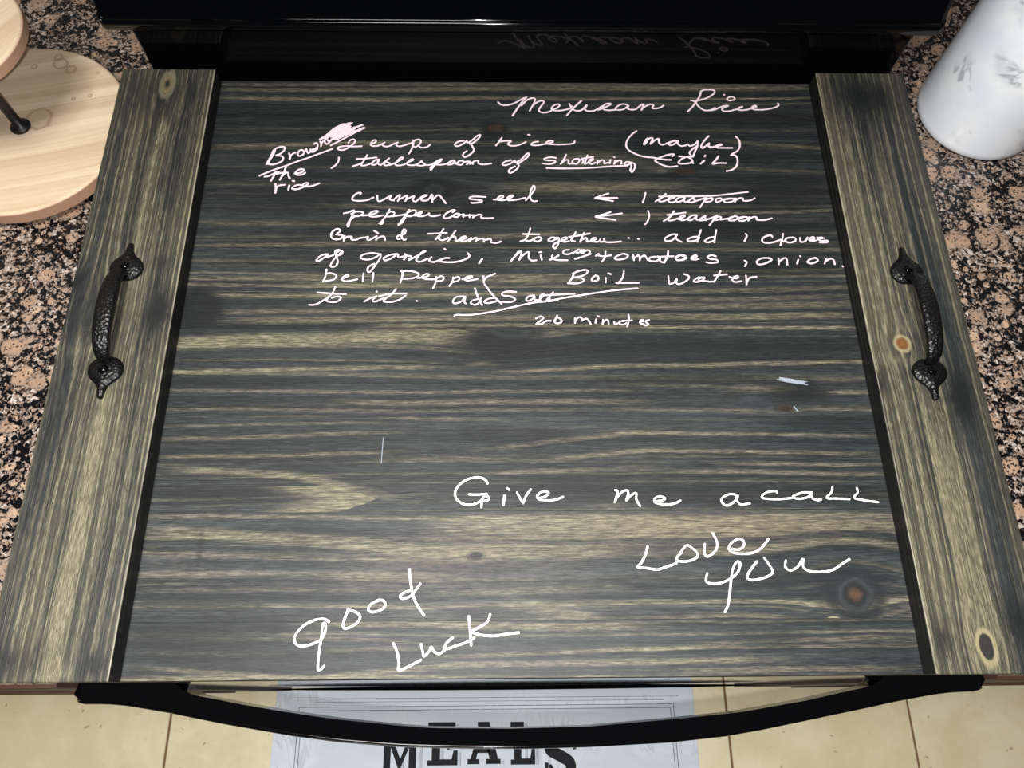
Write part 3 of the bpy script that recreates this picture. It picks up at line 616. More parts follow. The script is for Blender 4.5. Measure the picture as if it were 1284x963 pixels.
# handwriting in chalk marker
INK = [
('mexican rice','p',1.75,[[-183,5385,-157,5357,-113,5346,-53,5358,7,5390,60,5428,102,5450],[102,5450,67,5400,14,5315,-39,5216],[51,5343,104,5410,157,5439,187,5429,179,5382,132,5278],[163,5344,216,5392,262,5405,276,5383,240,5326,224,5279,258,5256,310,5261,356,5285],[356,5289,409,5317,432,5346,418,5365,380,5349,352,5317,363,5289,415,5280,475,5290,535,5309,559,5337],[530,5369,544,5337,565,5300,594,5281,639,5281],[654,5408,612,5362,557,5299,502,5224],[609,5281,654,5291,701,5351,704,5344,684,5300,713,5278,773,5282,819,5310,874,5348],[818,5292,879,5320,941,5358,945,5374,897,5368,865,5330,878,5296,938,5289,998,5297],[1121,5354,1077,5369,1031,5353,991,5312,1013,5293,1073,5303,1128,5350,1111,5316,1140,5299,1193,5303,1249,5355,1272,5366],[1280,5370,1252,5294],[1261,5313,1316,5355,1359,5367,1376,5352,1362,5318,1403,5314,1449,5329,1477,5352],[1874,5539,1862,5495,1831,5431,1772,5342,1714,5279],[1759,5420,1784,5415],[1874,5539,1914,5556,1976,5559,2012,5547,2006,5515,1956,5470,1892,5437,1804,5411],[1793,5405,1811,5380,1832,5342,1868,5305,1907,5292,1958,5303,1996,5330],[1937,5292,1988,5303,2042,5331,2084,5350,2135,5354,2103,5341,2065,5312,2077,5287,2126,5284,2179,5300],[2179,5300,2220,5313,2280,5347,2243,5332,2220,5309,2258,5297,2320,5305],[2320,5305,2372,5327,2413,5343,2406,5356,2375,5343,2366,5318,2410,5305,2480,5306,2552,5319,2616,5341,2644,5366,2638,5389],[2211,5448,2183,5469,2141,5456,2128,5433,2152,5420,2193,5427,2211,5448],[2105,5494,2107,5491]]),
('brown the rice','p',1.75,[[-2355,4781,-2372,4722,-2390,4664,-2404,4619],[-2340,4781,-2353,4722,-2377,4675,-2391,4629],[-2359,4775,-2324,4811,-2278,4827,-2253,4817,-2254,4782,-2288,4740,-2325,4723],[-2325,4723,-2281,4717,-2254,4699,-2261,4658,-2300,4629,-2351,4615,-2399,4623],[-2203,4749,-2191,4717,-2191,4676],[-2187,4682,-2182,4723,-2160,4747,-2142,4753],[-2110,4776,-2119,4741,-2107,4718,-2077,4724,-2058,4753,-2068,4780,-2090,4788,-2108,4777,-2109,4765],[-2041,4800,-2033,4771,-2017,4750,-1999,4765,-1998,4801,-1990,4771,-1971,4765,-1945,4795,-1934,4843,-1951,4872,-1974,4860],[-1997,4789,-1968,4795,-1946,4813],[-1935,4801,-1958,4783,-1996,4781],[-1914,4888,-1902,4861,-1903,4833],[-1902,4855,-1890,4888,-1871,4888,-1857,4861,-1835,4867,-1814,4903],[-1921,4908,-1875,4944,-1834,4975],[-1882,4902,-1854,4915,-1827,4888,-1805,4909],[-1921,4914,-1840,4987,-1713,5103],[-1874,4926,-1794,5011,-1621,5116],[-1834,4975,-1758,5060,-1694,5103],[-1812,4999,-1740,5078,-1644,5097],[-1817,4945,-1727,5024,-1663,5085],[-1798,4945,-1706,5006,-1632,5054],[-1806,4921,-1704,4975,-1527,5092],[-1791,4975,-1690,5060,-1674,5097],[-1786,4915,-1684,4969,-1592,5036],[-1765,5011,-1690,5048,-1635,5103],[-1780,4957,-1687,5012,-1593,5061,-1517,5088],[-1757,4915,-1665,4970,-1590,5012,-1501,5059],[-1809,4841,-1718,4903,-1607,4982,-1496,5055],[-1801,4987,-1730,5072,-1703,5097],[-1737,5036,-1691,5072],[-1854,4924,-1783,4999,-1691,5072],[-1847,4957,-1766,5029,-1655,5112],[-1787,4929,-1686,4994,-1546,5076],[-1750,4945,-1649,5018,-1527,5086],[-1785,5023,-1712,5084,-1636,5115],[-1725,5005,-1633,5073],[-1712,4963,-1601,5036],[-1836,4993,-1787,5048,-1722,5094],[-1752,4975,-1669,5036],[-1766,4909,-1712,4957,-1628,5006],[-1734,4987,-1669,5036],[-1730,4945,-1657,4994],[-2454,4481,-2397,4513,-2316,4554,-2226,4592,-2117,4647,-2007,4695,-1897,4748,-1791,4798],[-2406,4470,-2365,4479,-2312,4513,-2275,4525],[-2304,4531,-2318,4479,-2340,4422],[-2215,4583,-2228,4525,-2257,4434],[-2297,4502,-2246,4516,-2219,4523],[-2248,4462,-2217,4508,-2185,4516,-2182,4485,-2164,4451],[-2123,4509,-2076,4514,-2041,4538,-2052,4558,-2089,4551,-2119,4514,-2098,4491,-2055,4494,-2024,4517],[-2294,4388,-2286,4343,-2283,4286],[-2283,4309,-2276,4354,-2250,4371,-2206,4377],[-2161,4371,-2165,4321],[-2135,4423,-2119,4419],[-2049,4372,-2082,4377,-2122,4355,-2129,4334,-2096,4326,-2050,4338,-2015,4361,-1980,4389,-2000,4400,-2027,4389,-2034,4366,-1996,4357,-1940,4367,-1882,4395]]),
('two cups of rice','p',1.65,[[-1641,4873,-1624,4909,-1591,4918,-1575,4898,-1592,4862,-1642,4814,-1688,4790,-1731,4796,-1738,4819,-1705,4831,-1643,4838,-1595,4832,-1509,4836],[-1414,4863,-1377,4887,-1378,4911,-1402,4904,-1422,4868,-1413,4842,-1364,4839,-1322,4857,-1289,4881],[-1294,4879,-1307,4851,-1277,4833,-1239,4840,-1202,4864,-1162,4884],[-1162,4882,-1177,4858,-1152,4836,-1104,4846,-1019,4882],[-1018,4912,-1009,4870,-1025,4799,-1047,4749],[-1019,4876,-991,4912,-953,4919,-937,4895,-955,4853,-988,4829,-1007,4835],[-964,4847,-935,4823,-896,4823,-868,4835,-846,4857],[-1720,4701,-1721,4655,-1746,4608,-1781,4575],[-520,4906,-573,4896,-607,4858,-580,4840,-527,4868,-490,4906,-482,4881,-437,4915,-392,4963,-361,4982,-369,4944,-421,4887,-459,4868],[-459,4878,-436,4840,-420,4794,-450,4748,-502,4711,-525,4729,-518,4757,-488,4784],[-148,4945,-179,4888,-205,4851],[-164,4898,-103,4908,-57,4902],[-57,4902,-88,4870,-58,4848,3,4852,64,4880,87,4895],[111,4984,127,4980],[209,4900,163,4890,140,4862,185,4853,254,4866,346,4891,346,4910,308,4904,284,4878,345,4867,467,4867,551,4879,567,4905]]),
('tablespoon of shortening','p',1.65,[[-1547,4685,-1470,4688,-1357,4703],[-1449,4732,-1470,4679,-1500,4632,-1579,4597],[-1487,4644,-1499,4609,-1465,4607,-1428,4621,-1396,4638],[-1331,4680,-1364,4674,-1396,4638,-1394,4615,-1361,4621,-1335,4656,-1336,4674,-1343,4633,-1313,4612],[-1313,4612,-1268,4657,-1232,4698,-1259,4668,-1280,4621,-1256,4608,-1224,4628,-1258,4651],[-1228,4612,-1181,4634,-1116,4681,-1103,4704,-1127,4698,-1163,4651,-1171,4616,-1132,4608,-1085,4622],[-1085,4622,-1039,4652,-1001,4675,-1016,4683,-1048,4657,-1061,4622,-1018,4611,-970,4620,-924,4658],[-924,4664,-914,4646,-889,4623,-913,4606,-961,4611],[-889,4614,-827,4621,-762,4670,-733,4685],[-752,4671,-789,4624,-816,4577,-830,4554,-831,4588,-799,4624,-751,4647,-726,4682],[-799,4621,-732,4618,-675,4630],[-674,4626,-646,4653,-605,4671,-617,4642,-655,4618,-674,4626],[-680,4627,-636,4664,-614,4670,-599,4646,-636,4622,-673,4622],[-591,4628,-554,4664,-517,4659,-531,4622,-568,4619,-583,4633],[-516,4652,-457,4659,-486,4623],[-457,4652,-426,4628],[-456,4628,-404,4665,-374,4665,-374,4634,-322,4623,-250,4635],[-59,4676,-112,4661,-142,4630,-119,4615,-67,4635,-21,4676,-22,4648,39,4685,92,4750,115,4754,99,4713,38,4658,1,4630],[1,4649,15,4621,0,4576,-53,4530,-80,4534,-75,4566,-22,4603],[378,4705,326,4714,265,4696,279,4677,355,4674,369,4656,323,4632,251,4637],[477,4743,453,4687,421,4632],[426,4641,468,4678,498,4678,496,4638,534,4638],[597,4697,551,4688,534,4651,571,4633,603,4670,597,4697],[603,4679,641,4688,632,4642],[686,4738,664,4679,654,4633],[627,4697,672,4707,741,4720],[659,4633,716,4670,740,4698,709,4688,693,4652,722,4633,760,4652],[784,4676,774,4634],[778,4646,822,4680,844,4671,843,4639,881,4652],[905,4684,896,4643],[942,4717,948,4712],[950,4677,940,4634],[945,4647,988,4677,1010,4671,1008,4635],[1107,4653,1063,4662,1038,4635,1068,4622,1107,4648,1136,4635,1136,4589,1107,4538,1091,4562,1104,4608,1099,4635],[284,4582,457,4579,667,4584,878,4603,1060,4615]]),
('maybe oil','p',1.75,[[1183,5034,1136,4993,1087,4925,1070,4857,1090,4803,1153,4757,1227,4726,1335,4711,1421,4691,1497,4687],[1243,4871,1263,4919,1293,4946,1273,4898,1246,4868],[1268,4912,1309,4946,1337,4942,1310,4878],[1310,4878,1363,4926,1397,4940,1394,4899,1413,4869,1447,4872],[1447,4872,1504,4900,1572,4920,1539,4916,1486,4879,1512,4862,1558,4886,1589,4920,1580,4880,1610,4853,1655,4860],[1655,4866,1678,4873,1698,4853,1744,4874,1781,4915],[1781,4915,1770,4853,1742,4793,1713,4726,1698,4739,1685,4772,1716,4813,1764,4853],[1893,4976,1842,4915,1808,4854,1817,4827,1853,4854,1889,4888,1880,4854,1917,4841],[1889,4888,1875,4861,1894,4834,1940,4848,1987,4875],[1945,4845,1991,4861,2014,4868,1998,4875,1963,4854,1966,4834,2026,4832,2112,4832],[2159,4974,2187,4930,2190,4862,2161,4801,2106,4761,2088,4743],[2092,4747,2131,4741,2147,4688,2127,4615,2073,4568,2023,4555],[1511,4727,1530,4752,1491,4751,1413,4724,1350,4691,1343,4671,1394,4631,1468,4603,1550,4612],[1577,4728,1642,4723,1684,4706,1703,4679,1679,4649,1601,4639,1564,4648,1595,4692,1653,4723,1708,4728],[1703,4672,1706,4646],[1835,4740,1828,4726],[1821,4680,1781,4640],[1966,4734,1934,4687,1896,4640,1951,4650,2028,4650]]),
('cumin seed','p',1.6,[[-1487,4271,-1482,4293,-1520,4286,-1555,4243,-1553,4212,-1489,4202,-1412,4213,-1360,4241],[-1325,4262,-1320,4213,-1296,4198,-1246,4229,-1197,4263,-1207,4221,-1168,4206],[-1175,4206,-1144,4244,-1113,4272,-1118,4237,-1129,4201],[-1124,4214,-1067,4252,-1042,4263,-1053,4222,-1059,4202],[-1053,4214,-1003,4248,-978,4257,-989,4214,-962,4196,-925,4230],[-925,4230,-888,4264,-855,4269,-881,4253,-912,4230,-898,4207,-847,4215,-811,4276],[-804,4264,-805,4192],[-806,4207,-765,4261,-739,4264,-713,4230,-677,4177],[-304,4250,-388,4255,-446,4250,-450,4228,-388,4219,-338,4209,-349,4193,-413,4182,-439,4185],[-226,4220,-181,4224,-136,4251,-155,4266,-187,4240,-188,4217,-129,4214,-78,4236,-39,4264,-64,4267,-97,4240,-91,4214,-26,4217,52,4236,71,4241],[77,4214,117,4264,157,4326,164,4365,148,4376,128,4326,117,4264,129,4218,155,4202,181,4206],[865,4294,792,4266,732,4240,777,4232,903,4208],[739,4243,830,4243,947,4243],[1219,4302,1206,4252,1185,4193],[1412,4292,1376,4253,1307,4206],[1376,4253,1340,4214,1365,4203,1419,4222],[1344,4260,1514,4265,1670,4263,1854,4270,2013,4289,2200,4315],[1419,4219,1479,4245,1494,4261,1448,4253,1429,4214,1456,4194,1509,4210],[1591,4250,1545,4253,1504,4222,1521,4199,1575,4222,1590,4246,1580,4207,1612,4199],[1613,4204,1655,4238,1683,4254,1668,4238,1685,4215,1651,4195,1612,4199],[1684,4207,1745,4231,1786,4246],[1799,4246,1769,4207,1723,4138],[1770,4215,1825,4242,1857,4239,1834,4208,1781,4200],[1890,4236,1930,4242,1941,4223,1899,4200,1880,4208,1890,4236],[1941,4223,2001,4239,2053,4236,2043,4208,1990,4196,1958,4205,1981,4231,2073,4239],[2080,4239,2062,4201],[2068,4216,2113,4243,2145,4240,2142,4216,2201,4216,2259,4243]]),
('peppercorn','p',1.6,[[-1626,4063,-1582,4075,-1533,4098,-1542,4053,-1563,3985,-1573,3918,-1583,3940,-1563,3985,-1516,4033,-1453,4042],[-1556,4060,-1506,4083,-1455,4078,-1453,4053,-1490,4033,-1528,4030],[-1452,4038,-1377,4048,-1327,4068,-1309,4088,-1347,4088,-1384,4061,-1382,4033,-1325,4027,-1262,4043],[-1202,4107,-1230,4038,-1283,3956],[-1225,4061,-1188,4084,-1155,4069,-1173,4034,-1223,4028],[-1259,3986,-1263,3948,-1289,3953],[-1172,4031,-1097,4043,-1034,4061],[-1016,4104,-1058,4031,-1111,3934],[-1111,3941,-1080,3959,-1051,4016],[-1034,4069,-990,4095,-958,4095,-957,4062,-994,4034,-1045,4031],[-963,4039,-906,4065,-900,4077,-932,4069,-944,4039,-892,4032,-842,4054,-830,4070,-829,4044,-790,4032,-727,4047],[-613,4078,-588,4096,-613,4101,-664,4070,-695,4025,-669,4010,-625,4025,-574,4063,-542,4051,-567,4025,-599,4029],[-548,4045,-504,4055,-510,4025],[-516,4036,-459,4045,-421,4045],[-453,4051,-452,4021],[-408,4045,-420,4018],[-420,4025,-370,4051,-338,4045,-344,4018,-293,4011,-231,4014],[873,4085,807,4059,726,4033,779,4021,913,3996],[735,4036,845,4048,980,4070],[1227,4098,1234,4052,1219,3992,1191,3950],[1473,4096,1443,4045,1367,3985],[1429,4038,1407,4000,1438,3992,1504,4015],[1405,4053,1483,4065,1581,4081],[1504,4008,1557,4031,1572,4050,1539,4046,1517,4015,1541,3993,1594,4011],[1682,4051,1636,4046,1594,4008,1618,3993,1666,4023,1686,4051,1671,4008,1702,3996],[1696,3996,1752,4039,1766,4046,1757,4024,1768,4005,1728,3993,1696,3996],[1760,3996,1842,4031,1869,4047],[1876,4051,1838,4001,1793,3940],[1839,4009,1887,4036,1912,4027,1883,4001,1838,3996],[1903,4001,1982,4017,2023,4032],[1996,4027,1980,3997,2031,3994,2073,4024,2049,4039,2010,4032],[2073,4017,2113,4032,2164,4028,2134,3994,2082,3991,2073,4017,2112,4024],[2184,4032,2166,3991],[2168,4002,2217,4032,2249,4028,2245,4002,2316,3998,2390,4018]]),
('grind them together','p',1.6,[[-1679,3830,-1645,3874,-1677,3892,-1718,3856,-1722,3804,-1683,3778,-1632,3787,-1619,3822,-1657,3827],[-1600,3817,-1605,3764],[-1603,3782,-1578,3806,-1534,3806,-1535,3778,-1490,3775,-1459,3793,-1388,3803],[-1333,3875,-1294,3845],[-1385,3807,-1389,3775,-1364,3775,-1317,3807],[-1306,3814,-1309,3772],[-1307,3782,-1262,3810,-1235,3805,-1226,3772],[-1090,3783,-1116,3788,-1114,3814,-1085,3828,-1051,3839,-1041,3874,-1059,3888,-1074,3849,-1075,3805,-1057,3776,-1037,3779],[-832,3841,-661,3850],[-692,3894,-720,3832,-763,3780],[-720,3824,-734,3789,-696,3771,-645,3798],[-579,3876,-615,3815,-644,3763],[-637,3780,-600,3812,-578,3801,-577,3766,-547,3772],[-547,3772,-481,3794,-488,3812,-526,3801,-540,3772,-495,3760,-451,3781],[-436,3798,-451,3760],[-443,3772,-399,3798,-384,3789,-391,3760],[-384,3772,-339,3790,-317,3781,-317,3755],[-317,3772,-265,3784,-250,3772,-250,3750,-198,3743,-160,3760],[43,3840,195,3836],[113,3900,98,3844,63,3779,21,3763],[77,3803,69,3771,111,3766,153,3795],[153,3795,194,3808,215,3787,186,3760,149,3766,153,3795],[360,3796,312,3804,279,3776,303,3760,353,3788,374,3799,372,3747,343,3687,322,3699,330,3731,386,3764],[386,3764,442,3783,450,3804,415,3799,398,3776,421,3756,469,3764],[535,3861,512,3812,490,3772,524,3761],[471,3809,582,3828,666,3848],[611,3853,588,3796,572,3756],[580,3772,623,3799,636,3788,635,3761,662,3764],[662,3761,719,3783,713,3800,684,3788,676,3764,731,3756,760,3772],[760,3784,762,3756,801,3764],[795,3788,807,3756,869,3752,950,3761],[1022,3800,1028,3797],[1111,3789,1118,3786],[1479,3838,1430,3838,1364,3798,1369,3769,1425,3774,1471,3822,1472,3838,1468,3790,1513,3758],[1707,3888,1679,3814,1659,3758],[1679,3814,1623,3811,1571,3782,1590,3763,1661,3779,1685,3806],[1851,3888,1831,3807,1818,3753],[1829,3812,1775,3802,1729,3766,1763,3753,1821,3774],[2122,3848,2129,3823,2102,3767],[2369,3816,2351,3832,2300,3816,2267,3783,2284,3751,2354,3751,2442,3784],[2472,3849,2456,3784,2430,3722],[2438,3758,2485,3771],[2555,3810,2503,3800,2482,3771,2518,3751,2572,3768,2583,3797,2555,3810],[2626,3803,2627,3760,2670,3768,2697,3808],[2707,3781,2758,3792,2754,3813,2717,3800,2719,3771,2776,3776],[2787,3804,2837,3809,2815,3801,2791,3784,2831,3771,2877,3776,2870,3755,2801,3755],[2806,3792,2850,3801]]),
('of garlic','p',1.6,[[-1744,3623,-1801,3606,-1838,3555,-1811,3552,-1757,3598,-1744,3623,-1742,3598],[-1749,3589,-1685,3615,-1637,3658,-1614,3649,-1647,3607,-1681,3564,-1705,3505,-1689,3488,-1654,3502,-1643,3547,-1661,3598,-1673,3658,-1637,3666],[-1647,3607,-1612,3624,-1607,3649],[-1282,3628,-1348,3633,-1421,3615,-1436,3581,-1373,3564,-1302,3590,-1260,3624,-1264,3573,-1297,3514,-1344,3438,-1366,3447,-1362,3488,-1312,3522],[-1112,3624,-1171,3616,-1228,3582,-1212,3556,-1154,3582,-1105,3624,-1096,3590,-1052,3599],[-1039,3624,-1023,3607,-1044,3565],[-1038,3607,-979,3599,-1000,3565],[-999,3560,-935,3599,-856,3650,-863,3656,-906,3616,-933,3560,-896,3543,-831,3574],[-795,3591,-816,3557,-771,3540,-713,3565],[-679,3680,-669,3673],[-633,3582,-669,3582,-713,3557,-683,3540,-580,3540,-492,3566,-449,3600,-464,3634],[-330,3574,-360,3527],[-70,3549,-36,3596,-1,3651],[-56,3572,6,3643,24,3651,26,3612,5,3564],[5,3572,67,3635,95,3643,94,3588,121,3557,162,3560],[204,3612,213,3565],[191,3644,211,3647],[313,3612,306,3596,339,3565,448,3560],[368,3612,326,3581,284,3565],[466,3671,424,3665,412,3636,450,3623,513,3644],[555,3676,534,3660,526,3644,561,3644,583,3676,581,3636],[603,3671,595,3633],[602,3652,637,3668,657,3652,649,3628],[517,3573,586,3597,663,3628],[738,3629,710,3608],[801,3652,791,3589,761,3545],[731,3613,778,3602,854,3613],[958,3629,909,3608,880,3581,913,3566,983,3582,1005,3613,972,3629],[1053,3613,1057,3561],[1058,3582,1101,3613,1113,3590,1111,3558],[1113,3582,1156,3613,1175,3582,1187,3561],[1258,3598,1209,3590,1200,3558,1254,3550,1298,3582,1272,3602,1299,3590,1296,3550,1335,3535],[1380,3661,1368,3598,1336,3543],[1306,3598,1424,3603],[1480,3614,1443,3590,1454,3562,1516,3566,1538,3590,1493,3614],[1486,3614,1442,3582,1461,3562,1524,3574,1534,3606,1493,3614],[1587,3582,1636,3598,1631,3614,1595,3598,1586,3574,1619,3567,1655,3575],[1816,3603,1776,3614,1740,3598,1758,3575,1819,3567,1823,3540,1760,3531,1720,3540],[2077,3559,2094,3540,2072,3500],[2290,3588,2234,3583,2189,3552,2198,3520,2261,3528,2329,3568,2297,3588],[2393,3584,2388,3520],[2392,3544,2441,3584,2468,3576,2466,3516],[2597,3608,2603,3603],[2574,3568,2557,3528],[2739,3589,2689,3576,2656,3544,2695,3529,2756,3560,2739,3589],[2834,3576,2813,3529],[2819,3545,2869,3579,2902,3568,2905,3521],[2974,3501,2976,3497]]),
('bell pepper','p',1.5,[[-1738,3463,-1741,3401,-1757,3340],[-1745,3418,-1692,3423,-1646,3401,-1658,3363,-1707,3347,-1758,3346],[-1586,3368,-1537,3393,-1545,3406,-1580,3385,-1592,3357,-1548,3340,-1455,3360],[-1401,3423,-1403,3340],[-1314,3427,-1316,3335],[-1053,3452,-1051,3394,-1066,3327],[-1067,3444,-987,3447,-914,3427,-905,3402,-948,3374,-1057,3364],[-912,3374,-839,3385,-811,3407,-833,3419,-869,3394,-861,3369,-795,3361,-751,3364],[-745,3386,-750,3327,-770,3270],[-744,3369,-701,3394,-676,3377,-693,3347,-751,3341],[-592,3381,-598,3336,-626,3291],[-591,3364,-555,3386,-533,3369,-555,3341,-605,3331],[-511,3361,-431,3377,-424,3394,-468,3386,-489,3361,-460,3347,-373,3364],[-318,3394,-315,3328],[-315,3344,-286,3386,-213,3419],[504,3428,480,3370,444,3320],[489,3420,549,3449,616,3459,622,3429,569,3395,502,3382],[510,3382,568,3375,589,3348,529,3320,449,3320],[701,3404,663,3370,669,3342,714,3353,723,3387,701,3404],[788,3378,785,3328],[813,3425,839,3415],[958,3446,942,3379,895,3320],[880,3325,983,3325,1085,3325],[1360,3395,1359,3346,1361,3316,1405,3328,1436,3371,1427,3334,1441,3312,1491,3328,1544,3371,1541,3401,1505,3417],[1679,3377,1636,3383,1590,3352,1599,3334,1654,3346,1690,3377,1669,3383,1634,3365,1638,3346,1676,3346,1723,3340],[1843,3451,1810,3396,1771,3337],[1723,3337,1766,3340],[1778,3402,1833,3408,1896,3414],[1917,3389,1969,3371,1998,3386,1989,3398,1954,3383,1940,3353,1965,3334,2020,3344],[2070,3402,2064,3310],[2070,3328,2099,3377,2164,3390]]),
('to it','p',1.5,[[-1645,3286,-1662,3228,-1708,3171,-1802,3106,-1862,3102],[-1798,3225,-1668,3215,-1546,3209],[-1687,3187,-1713,3147,-1676,3131,-1619,3134,-1586,3171,-1616,3187,-1665,3171],[-1271,3188,-1321,3171,-1376,3134],[-1274,3237,-1270,3233],[-1271,3188,-1305,3147,-1275,3134,-1206,3171],[-1102,3261,-1136,3212,-1191,3163,-1204,3134,-1132,3131,-1062,3155,-1013,3196],[-1250,3188,-1150,3212,-1007,3215],[-913,3142,-907,3139]]),
('add salt','p',1.5,[[-496,3188,-561,3180,-591,3134,-567,3115,-510,3139,-481,3188,-488,3131,-473,3115],[-396,3270,-373,3196,-329,3099],[-359,3163,-416,3144,-430,3115,-387,3102,-344,3139,-337,3172],[-309,3311,-243,3212,-157,3111],[-207,3172,-272,3163,-312,3131,-272,3118,-200,3139],[-26,3232,-98,3237,-149,3221,-142,3196,-70,3183,-34,3155,-70,3131,-157,3131],[133,3196,89,3188,63,3155,88,3139,132,3172,140,3196,139,3155,175,3147],[175,3144,220,3196,220,3213,191,3188,190,3144,233,3134,277,3164],[308,3229,277,3188,247,3144,291,3139,349,3155],[220,3196,336,3204,499,3213],[-574,2983,-557,3002,-429,3002,-243,3031,-71,3074,102,3118,247,3139,451,3180,656,3216,861,3249,1071,3269]]),
('twenty minutes','p',1.5,[[147,2966,184,2986,213,2976,195,2950,154,2918,151,2912,194,2912,235,2940,278,2943],[337,2994,325,2966,308,2937,330,2918,365,2925,375,2946,353,2971,328,2973],[494,2970,492,2922],[493,2937,520,2973,549,2976,553,2944],[555,2944,583,2963,606,2957,630,2912],[694,2989,706,2985],[681,2957,673,2922],[741,2953,736,2909],[740,2927,768,2953,787,2944,788,2905],[839,2931,846,2909,882,2924,894,2944,887,2911,921,2905,945,2918],[971,3002,970,2950,952,2886],[906,2940,999,2947],[1067,2931,1097,2940,1096,2953,1074,2944,1070,2918,1101,2911],[1150,2950,1120,2940,1125,2924,1141,2911,1117,2896,1100,2901]]),
('give me a call','w',1.7,[[-276,1472,-298,1506,-359,1525,-442,1506,-509,1457,-538,1396,-522,1342,-469,1304,-395,1300,-335,1326,-305,1364],[-426,1383,-358,1380,-283,1387],[-286,1387,-320,1334,-324,1276],[-286,1379,-263,1341,-313,1326],[-117,1432,-102,1420],[-140,1371,-148,1295],[-38,1396,-13,1347,9,1309],[9,1309,40,1378,74,1421],[130,1347,190,1362,218,1392,176,1405,131,1377,130,1344,190,1331,265,1334,333,1358],[759,1413,778,1402,766,1359,750,1313],[766,1351,819,1402,857,1408,863,1382,844,1328],[844,1328,892,1374,928,1386,925,1335,951,1282],[1077,1319,1138,1327,1158,1345,1118,1360,1076,1342,1076,1309,1151,1293,1226,1299,1281,1323],[1745,1367,1691,1376,1633,1351,1612,1318,1650,1281,1707,1306,1748,1348,1751,1373,1740,1330,1766,1289,1842,1299],[2075,1384,2065,1399,1997,1390,1951,1362,1954,1341,2026,1332,2099,1332,2185,1340],[2362,1385,2289,1385,2219,1364,2200,1346,2245,1334,2320,1346,2361,1376,2350,1345,2389,1323,2426,1327],[2534,1425,2522,1388,2474,1339,2549,1335,2658,1329],[2735,1420,2734,1381,2697,1341,2767,1321,2888,1303]]),
('love you','w',1.75,[[987,957,965,890,925,827,899,796,965,790,1048,778,1121,798,1193,821,1212,839],[1250,905,1215,874,1217,846,1280,839,1353,859,1380,894,1346,937,1303,965,1268,937,1235,895],[1443,974,1432,915,1447,876,1491,894,1532,936,1541,992,1516,1059],[1653,935,1702,928,1749,955,1754,998,1712,1012,1659,984,1630,942,1657,907,1727,896,1813,902,1890,941,1954,1011],[1438,745,1425,707,1433,677,1503,668,1590,692,1666,740,1701,795,1702,832,1676,830,1641,774,1622,706,1601,610,1577,516,1545,456],[1841,836,1783,773,1748,718,1773,694,1845,701,1918,724,1954,758,1930,814,1901,863],[2069,841,2058,792,2094,765,2155,792,2207,854,2202,826,2203,785,2249,757,2348,753,2435,769,2506,811,2574,848]]),
('good luck','w',1.75,[[-1471,405,-1508,426,-1577,420,-1658,380,-1714,313,-1713,260,-1665,233,-1590,246,-1523,279,-1493,338,-1498,392,-1518,386,-1518,299,-1527,193,-1527,76,-1506,69,-1483,91],[-1330,497,-1353,432,-1363,371,-1334,357,-1266,390,-1238,438,-1272,475,-1337,493],[-1100,564,-1162,533,-1181,492,-1145,474,-1082,491,-1051,525,-1072,560,-1114,560],[-879,792,-869,704,-838,579,-800,509,-755,448],[-869,634,-918,614,-945,586,-916,572,-860,593,-826,634,-792,683],[-978,248,-948,188,-930,110,-928,58,-860,83,-768,128],[-769,240,-756,187,-745,154,-711,186,-692,219,-670,186,-628,172,-587,205],[-535,284,-581,245,-584,205,-517,224,-434,250,-372,283],[-415,438,-407,357,-395,230],[-253,451,-274,397,-337,357,-393,327,-323,303,-224,295,-126,308,-37,317]]),
]

LAB = {'mexican rice': 'pink handwritten heading across the top', 'brown the rice': 'pink slanted note with scribbled patch and underline', 'two cups of rice': 'pink first ingredient line',
       'tablespoon of shortening': 'pink second ingredient line, last word underlined', 'maybe oil': 'pink bracketed note at the upper right', 'cumin seed': 'pink cumin line with arrow and struck-through measure',
       'peppercorn': 'pink peppercorn line with arrow', 'grind them together': 'pink line about grinding and cloves', 'of garlic': 'pink line about garlic, tomatoes and onion', 'bell pepper': 'pink line about bell pepper and water',
       'to it': 'short pink words below the bell pepper line', 'add salt': 'pink words with a long rising underline', 'twenty minutes': 'small pink cooking time', 'give me a call': 'white note about a call',
       'love you': 'white two-line loving note at the lower right', 'good luck': 'white slanted good wishes at the lower left'}
for name, c, w, strokes in INK:
    S = [[(st[i] * 1e-4, st[i + 1] * 1e-4) for i in range(0, len(st), 2)] for st in strokes]
    grp = list(range(len(S)))                       # strokes that lie close together make one word
    def near(p, q): return min((a[0] - b[0]) ** 2 + (a[1] - b[1]) ** 2 for a in p for b in q) < .0085 ** 2
    for i in range(len(S)):
        for j in range(i):
            if grp[i] != grp[j] and near(S[i], S[j]):
                gi = grp[i]; grp = [grp[j] if g_ == gi else g_ for g_ in grp]
    for g_ in sorted(set(grp)):
        bm = bmesh.new(); zz = .95005
        for i in range(len(S)):
            if grp[i] == g_: zz += 1.1e-5; ribbon(bm, smooth_line(S[i], 4), w * .001, zz)
        bpart('handwriting', bm, M_PINK if c == 'p' else M_WHITE, label=LAB[name])
rnd = random.Random(5)
def smear(x0, y0, x1, y1, n, w, spread):
    bm = bmesh.new()
    for k in range(n):
        a = rnd.random() * .45; b = min(1, a + .35 + rnd.random() * .4); j = (rnd.random() - .5) * spread
        ribbon(bm, [(x0 + (x1 - x0) * a, y0 + (y1 - y0) * a + j), (x0 + (x1 - x0) * b, y0 + (y1 - y0) * b + j)], w * (.5 + rnd.random() * .7), .95005 + k * 1e-5)
    bpart('chalk_smudge', bm, M_SMEAR, label='old white chalk smudge')
smear(.2215, .2385, .2470, .2345, 18, .0010, .0030)
smear(.2315, .2150, .2350, .2090, 2, .0010, .001)
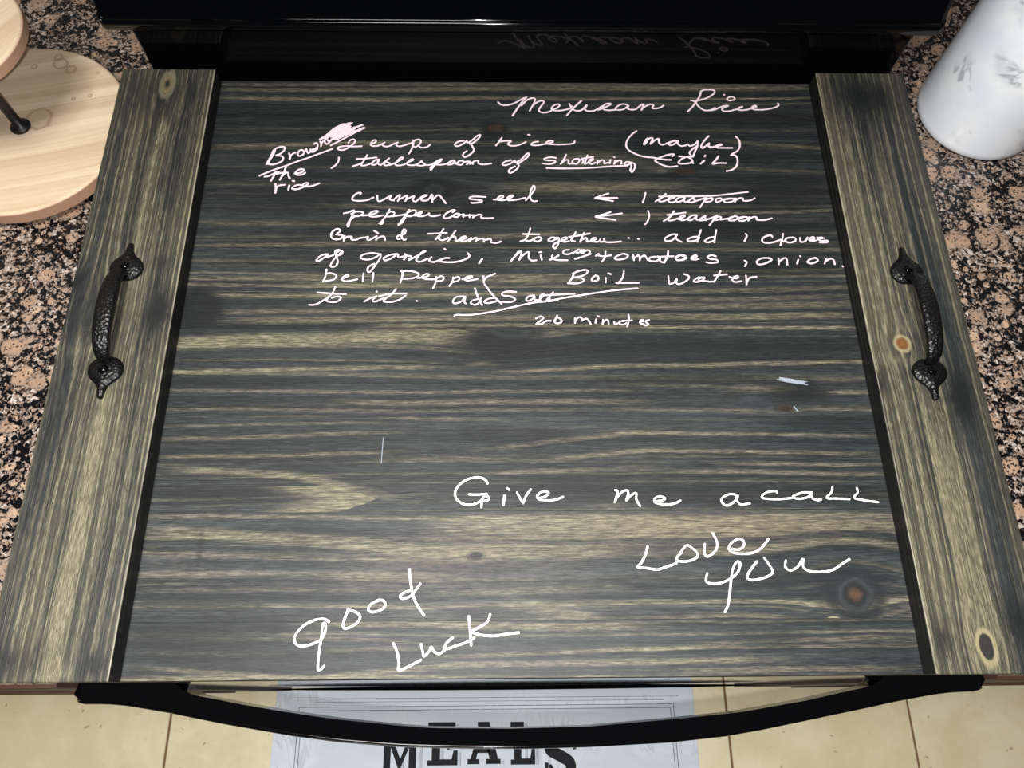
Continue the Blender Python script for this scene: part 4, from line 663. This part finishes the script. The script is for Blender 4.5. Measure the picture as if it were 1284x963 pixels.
smear(-.1140, .1870, -.1145, .1650, 3, .0005, .001)

# ------------------------------------------------------------------ two-tier round wooden tray
TX, TY = -.4920, .5150
tray = thing('tiered_tray', 'round two-tier pale wooden tray on a dark iron rod, on the left counter', 'tray', (TX, TY, .914))
def disc(r, z0, z1): return lathe([(0, z0), (r - .002, z0), (r, z0 + .002), (r, z1 - .002), (r - .0015, z1 - .0004), (r - .003, z1), (0, z1)], 128)
m1 = tray_wood('pale tray wood', .25, .1, .2, [(.034, .074, .0045, .0012), (.022, .082, .007, .0010), (.018, .090, .004, .001), (-.004, .078, .0025, .001), (.062, .070, .0014, .0008), (.044, .036, .0014, .0008), (.060, .040, .0016, .0008), (.015, .010, .012, .0015)])
m2 = tray_wood('pale upper tray wood', .95, .7, .2, ztop=.141)
low = link('lower_tier', disc(.1035, .008, .024), m1, tray)
for k in range(3):
    a = 2 * PI * k / 3; link('foot', lathe([(0, 0), (.008, 0), (.009, .003), (.007, .0079), (0, .0079)], 24, .07 * math.cos(a), .07 * math.sin(a)), M_ROD, tray)
upp = link('upper_tier', disc(.0655, .128, .141), m2, tray)
link('rod', lathe([(0, .0242), (.0095, .0242), (.0100, .0255), (.0085, .0275), (.0046, .0285), (.0044, .060), (.0044, .120), (.0044, .1278), (0, .1278)], 32), M_ROD, tray, smooth=True)
link('ring_handle', (lambda b: b)(lathe([(0, .1412), (.0095, .1412), (.0095, .144), (.0044, .145), (.0044, .185), (.007, .190), (.008, .197), (.005, .204), (0, .206)], 32)), M_ROD, tray, smooth=True)

# ------------------------------------------------------------------ white canister
VX, VY, VR = .4880, .5560, .0625
can = thing('canister', 'tall white glazed canister with grey swirls on the right counter', 'canister', (VX, VY, .914))
H = .24
body = lathe([(0, .0005), (VR - .010, .0005), (VR - .003, .002), (VR - .0003, .006), (VR, .012), (VR + .001, H * .5), (VR, H - .004), (VR - .0015, H), (VR - .0045, H), (VR - .0055, H - .004), (VR - .0055, .010), (VR - .012, .006), (0, .006)], 128)
link('vessel', body, white_marble(), can, smooth=True)
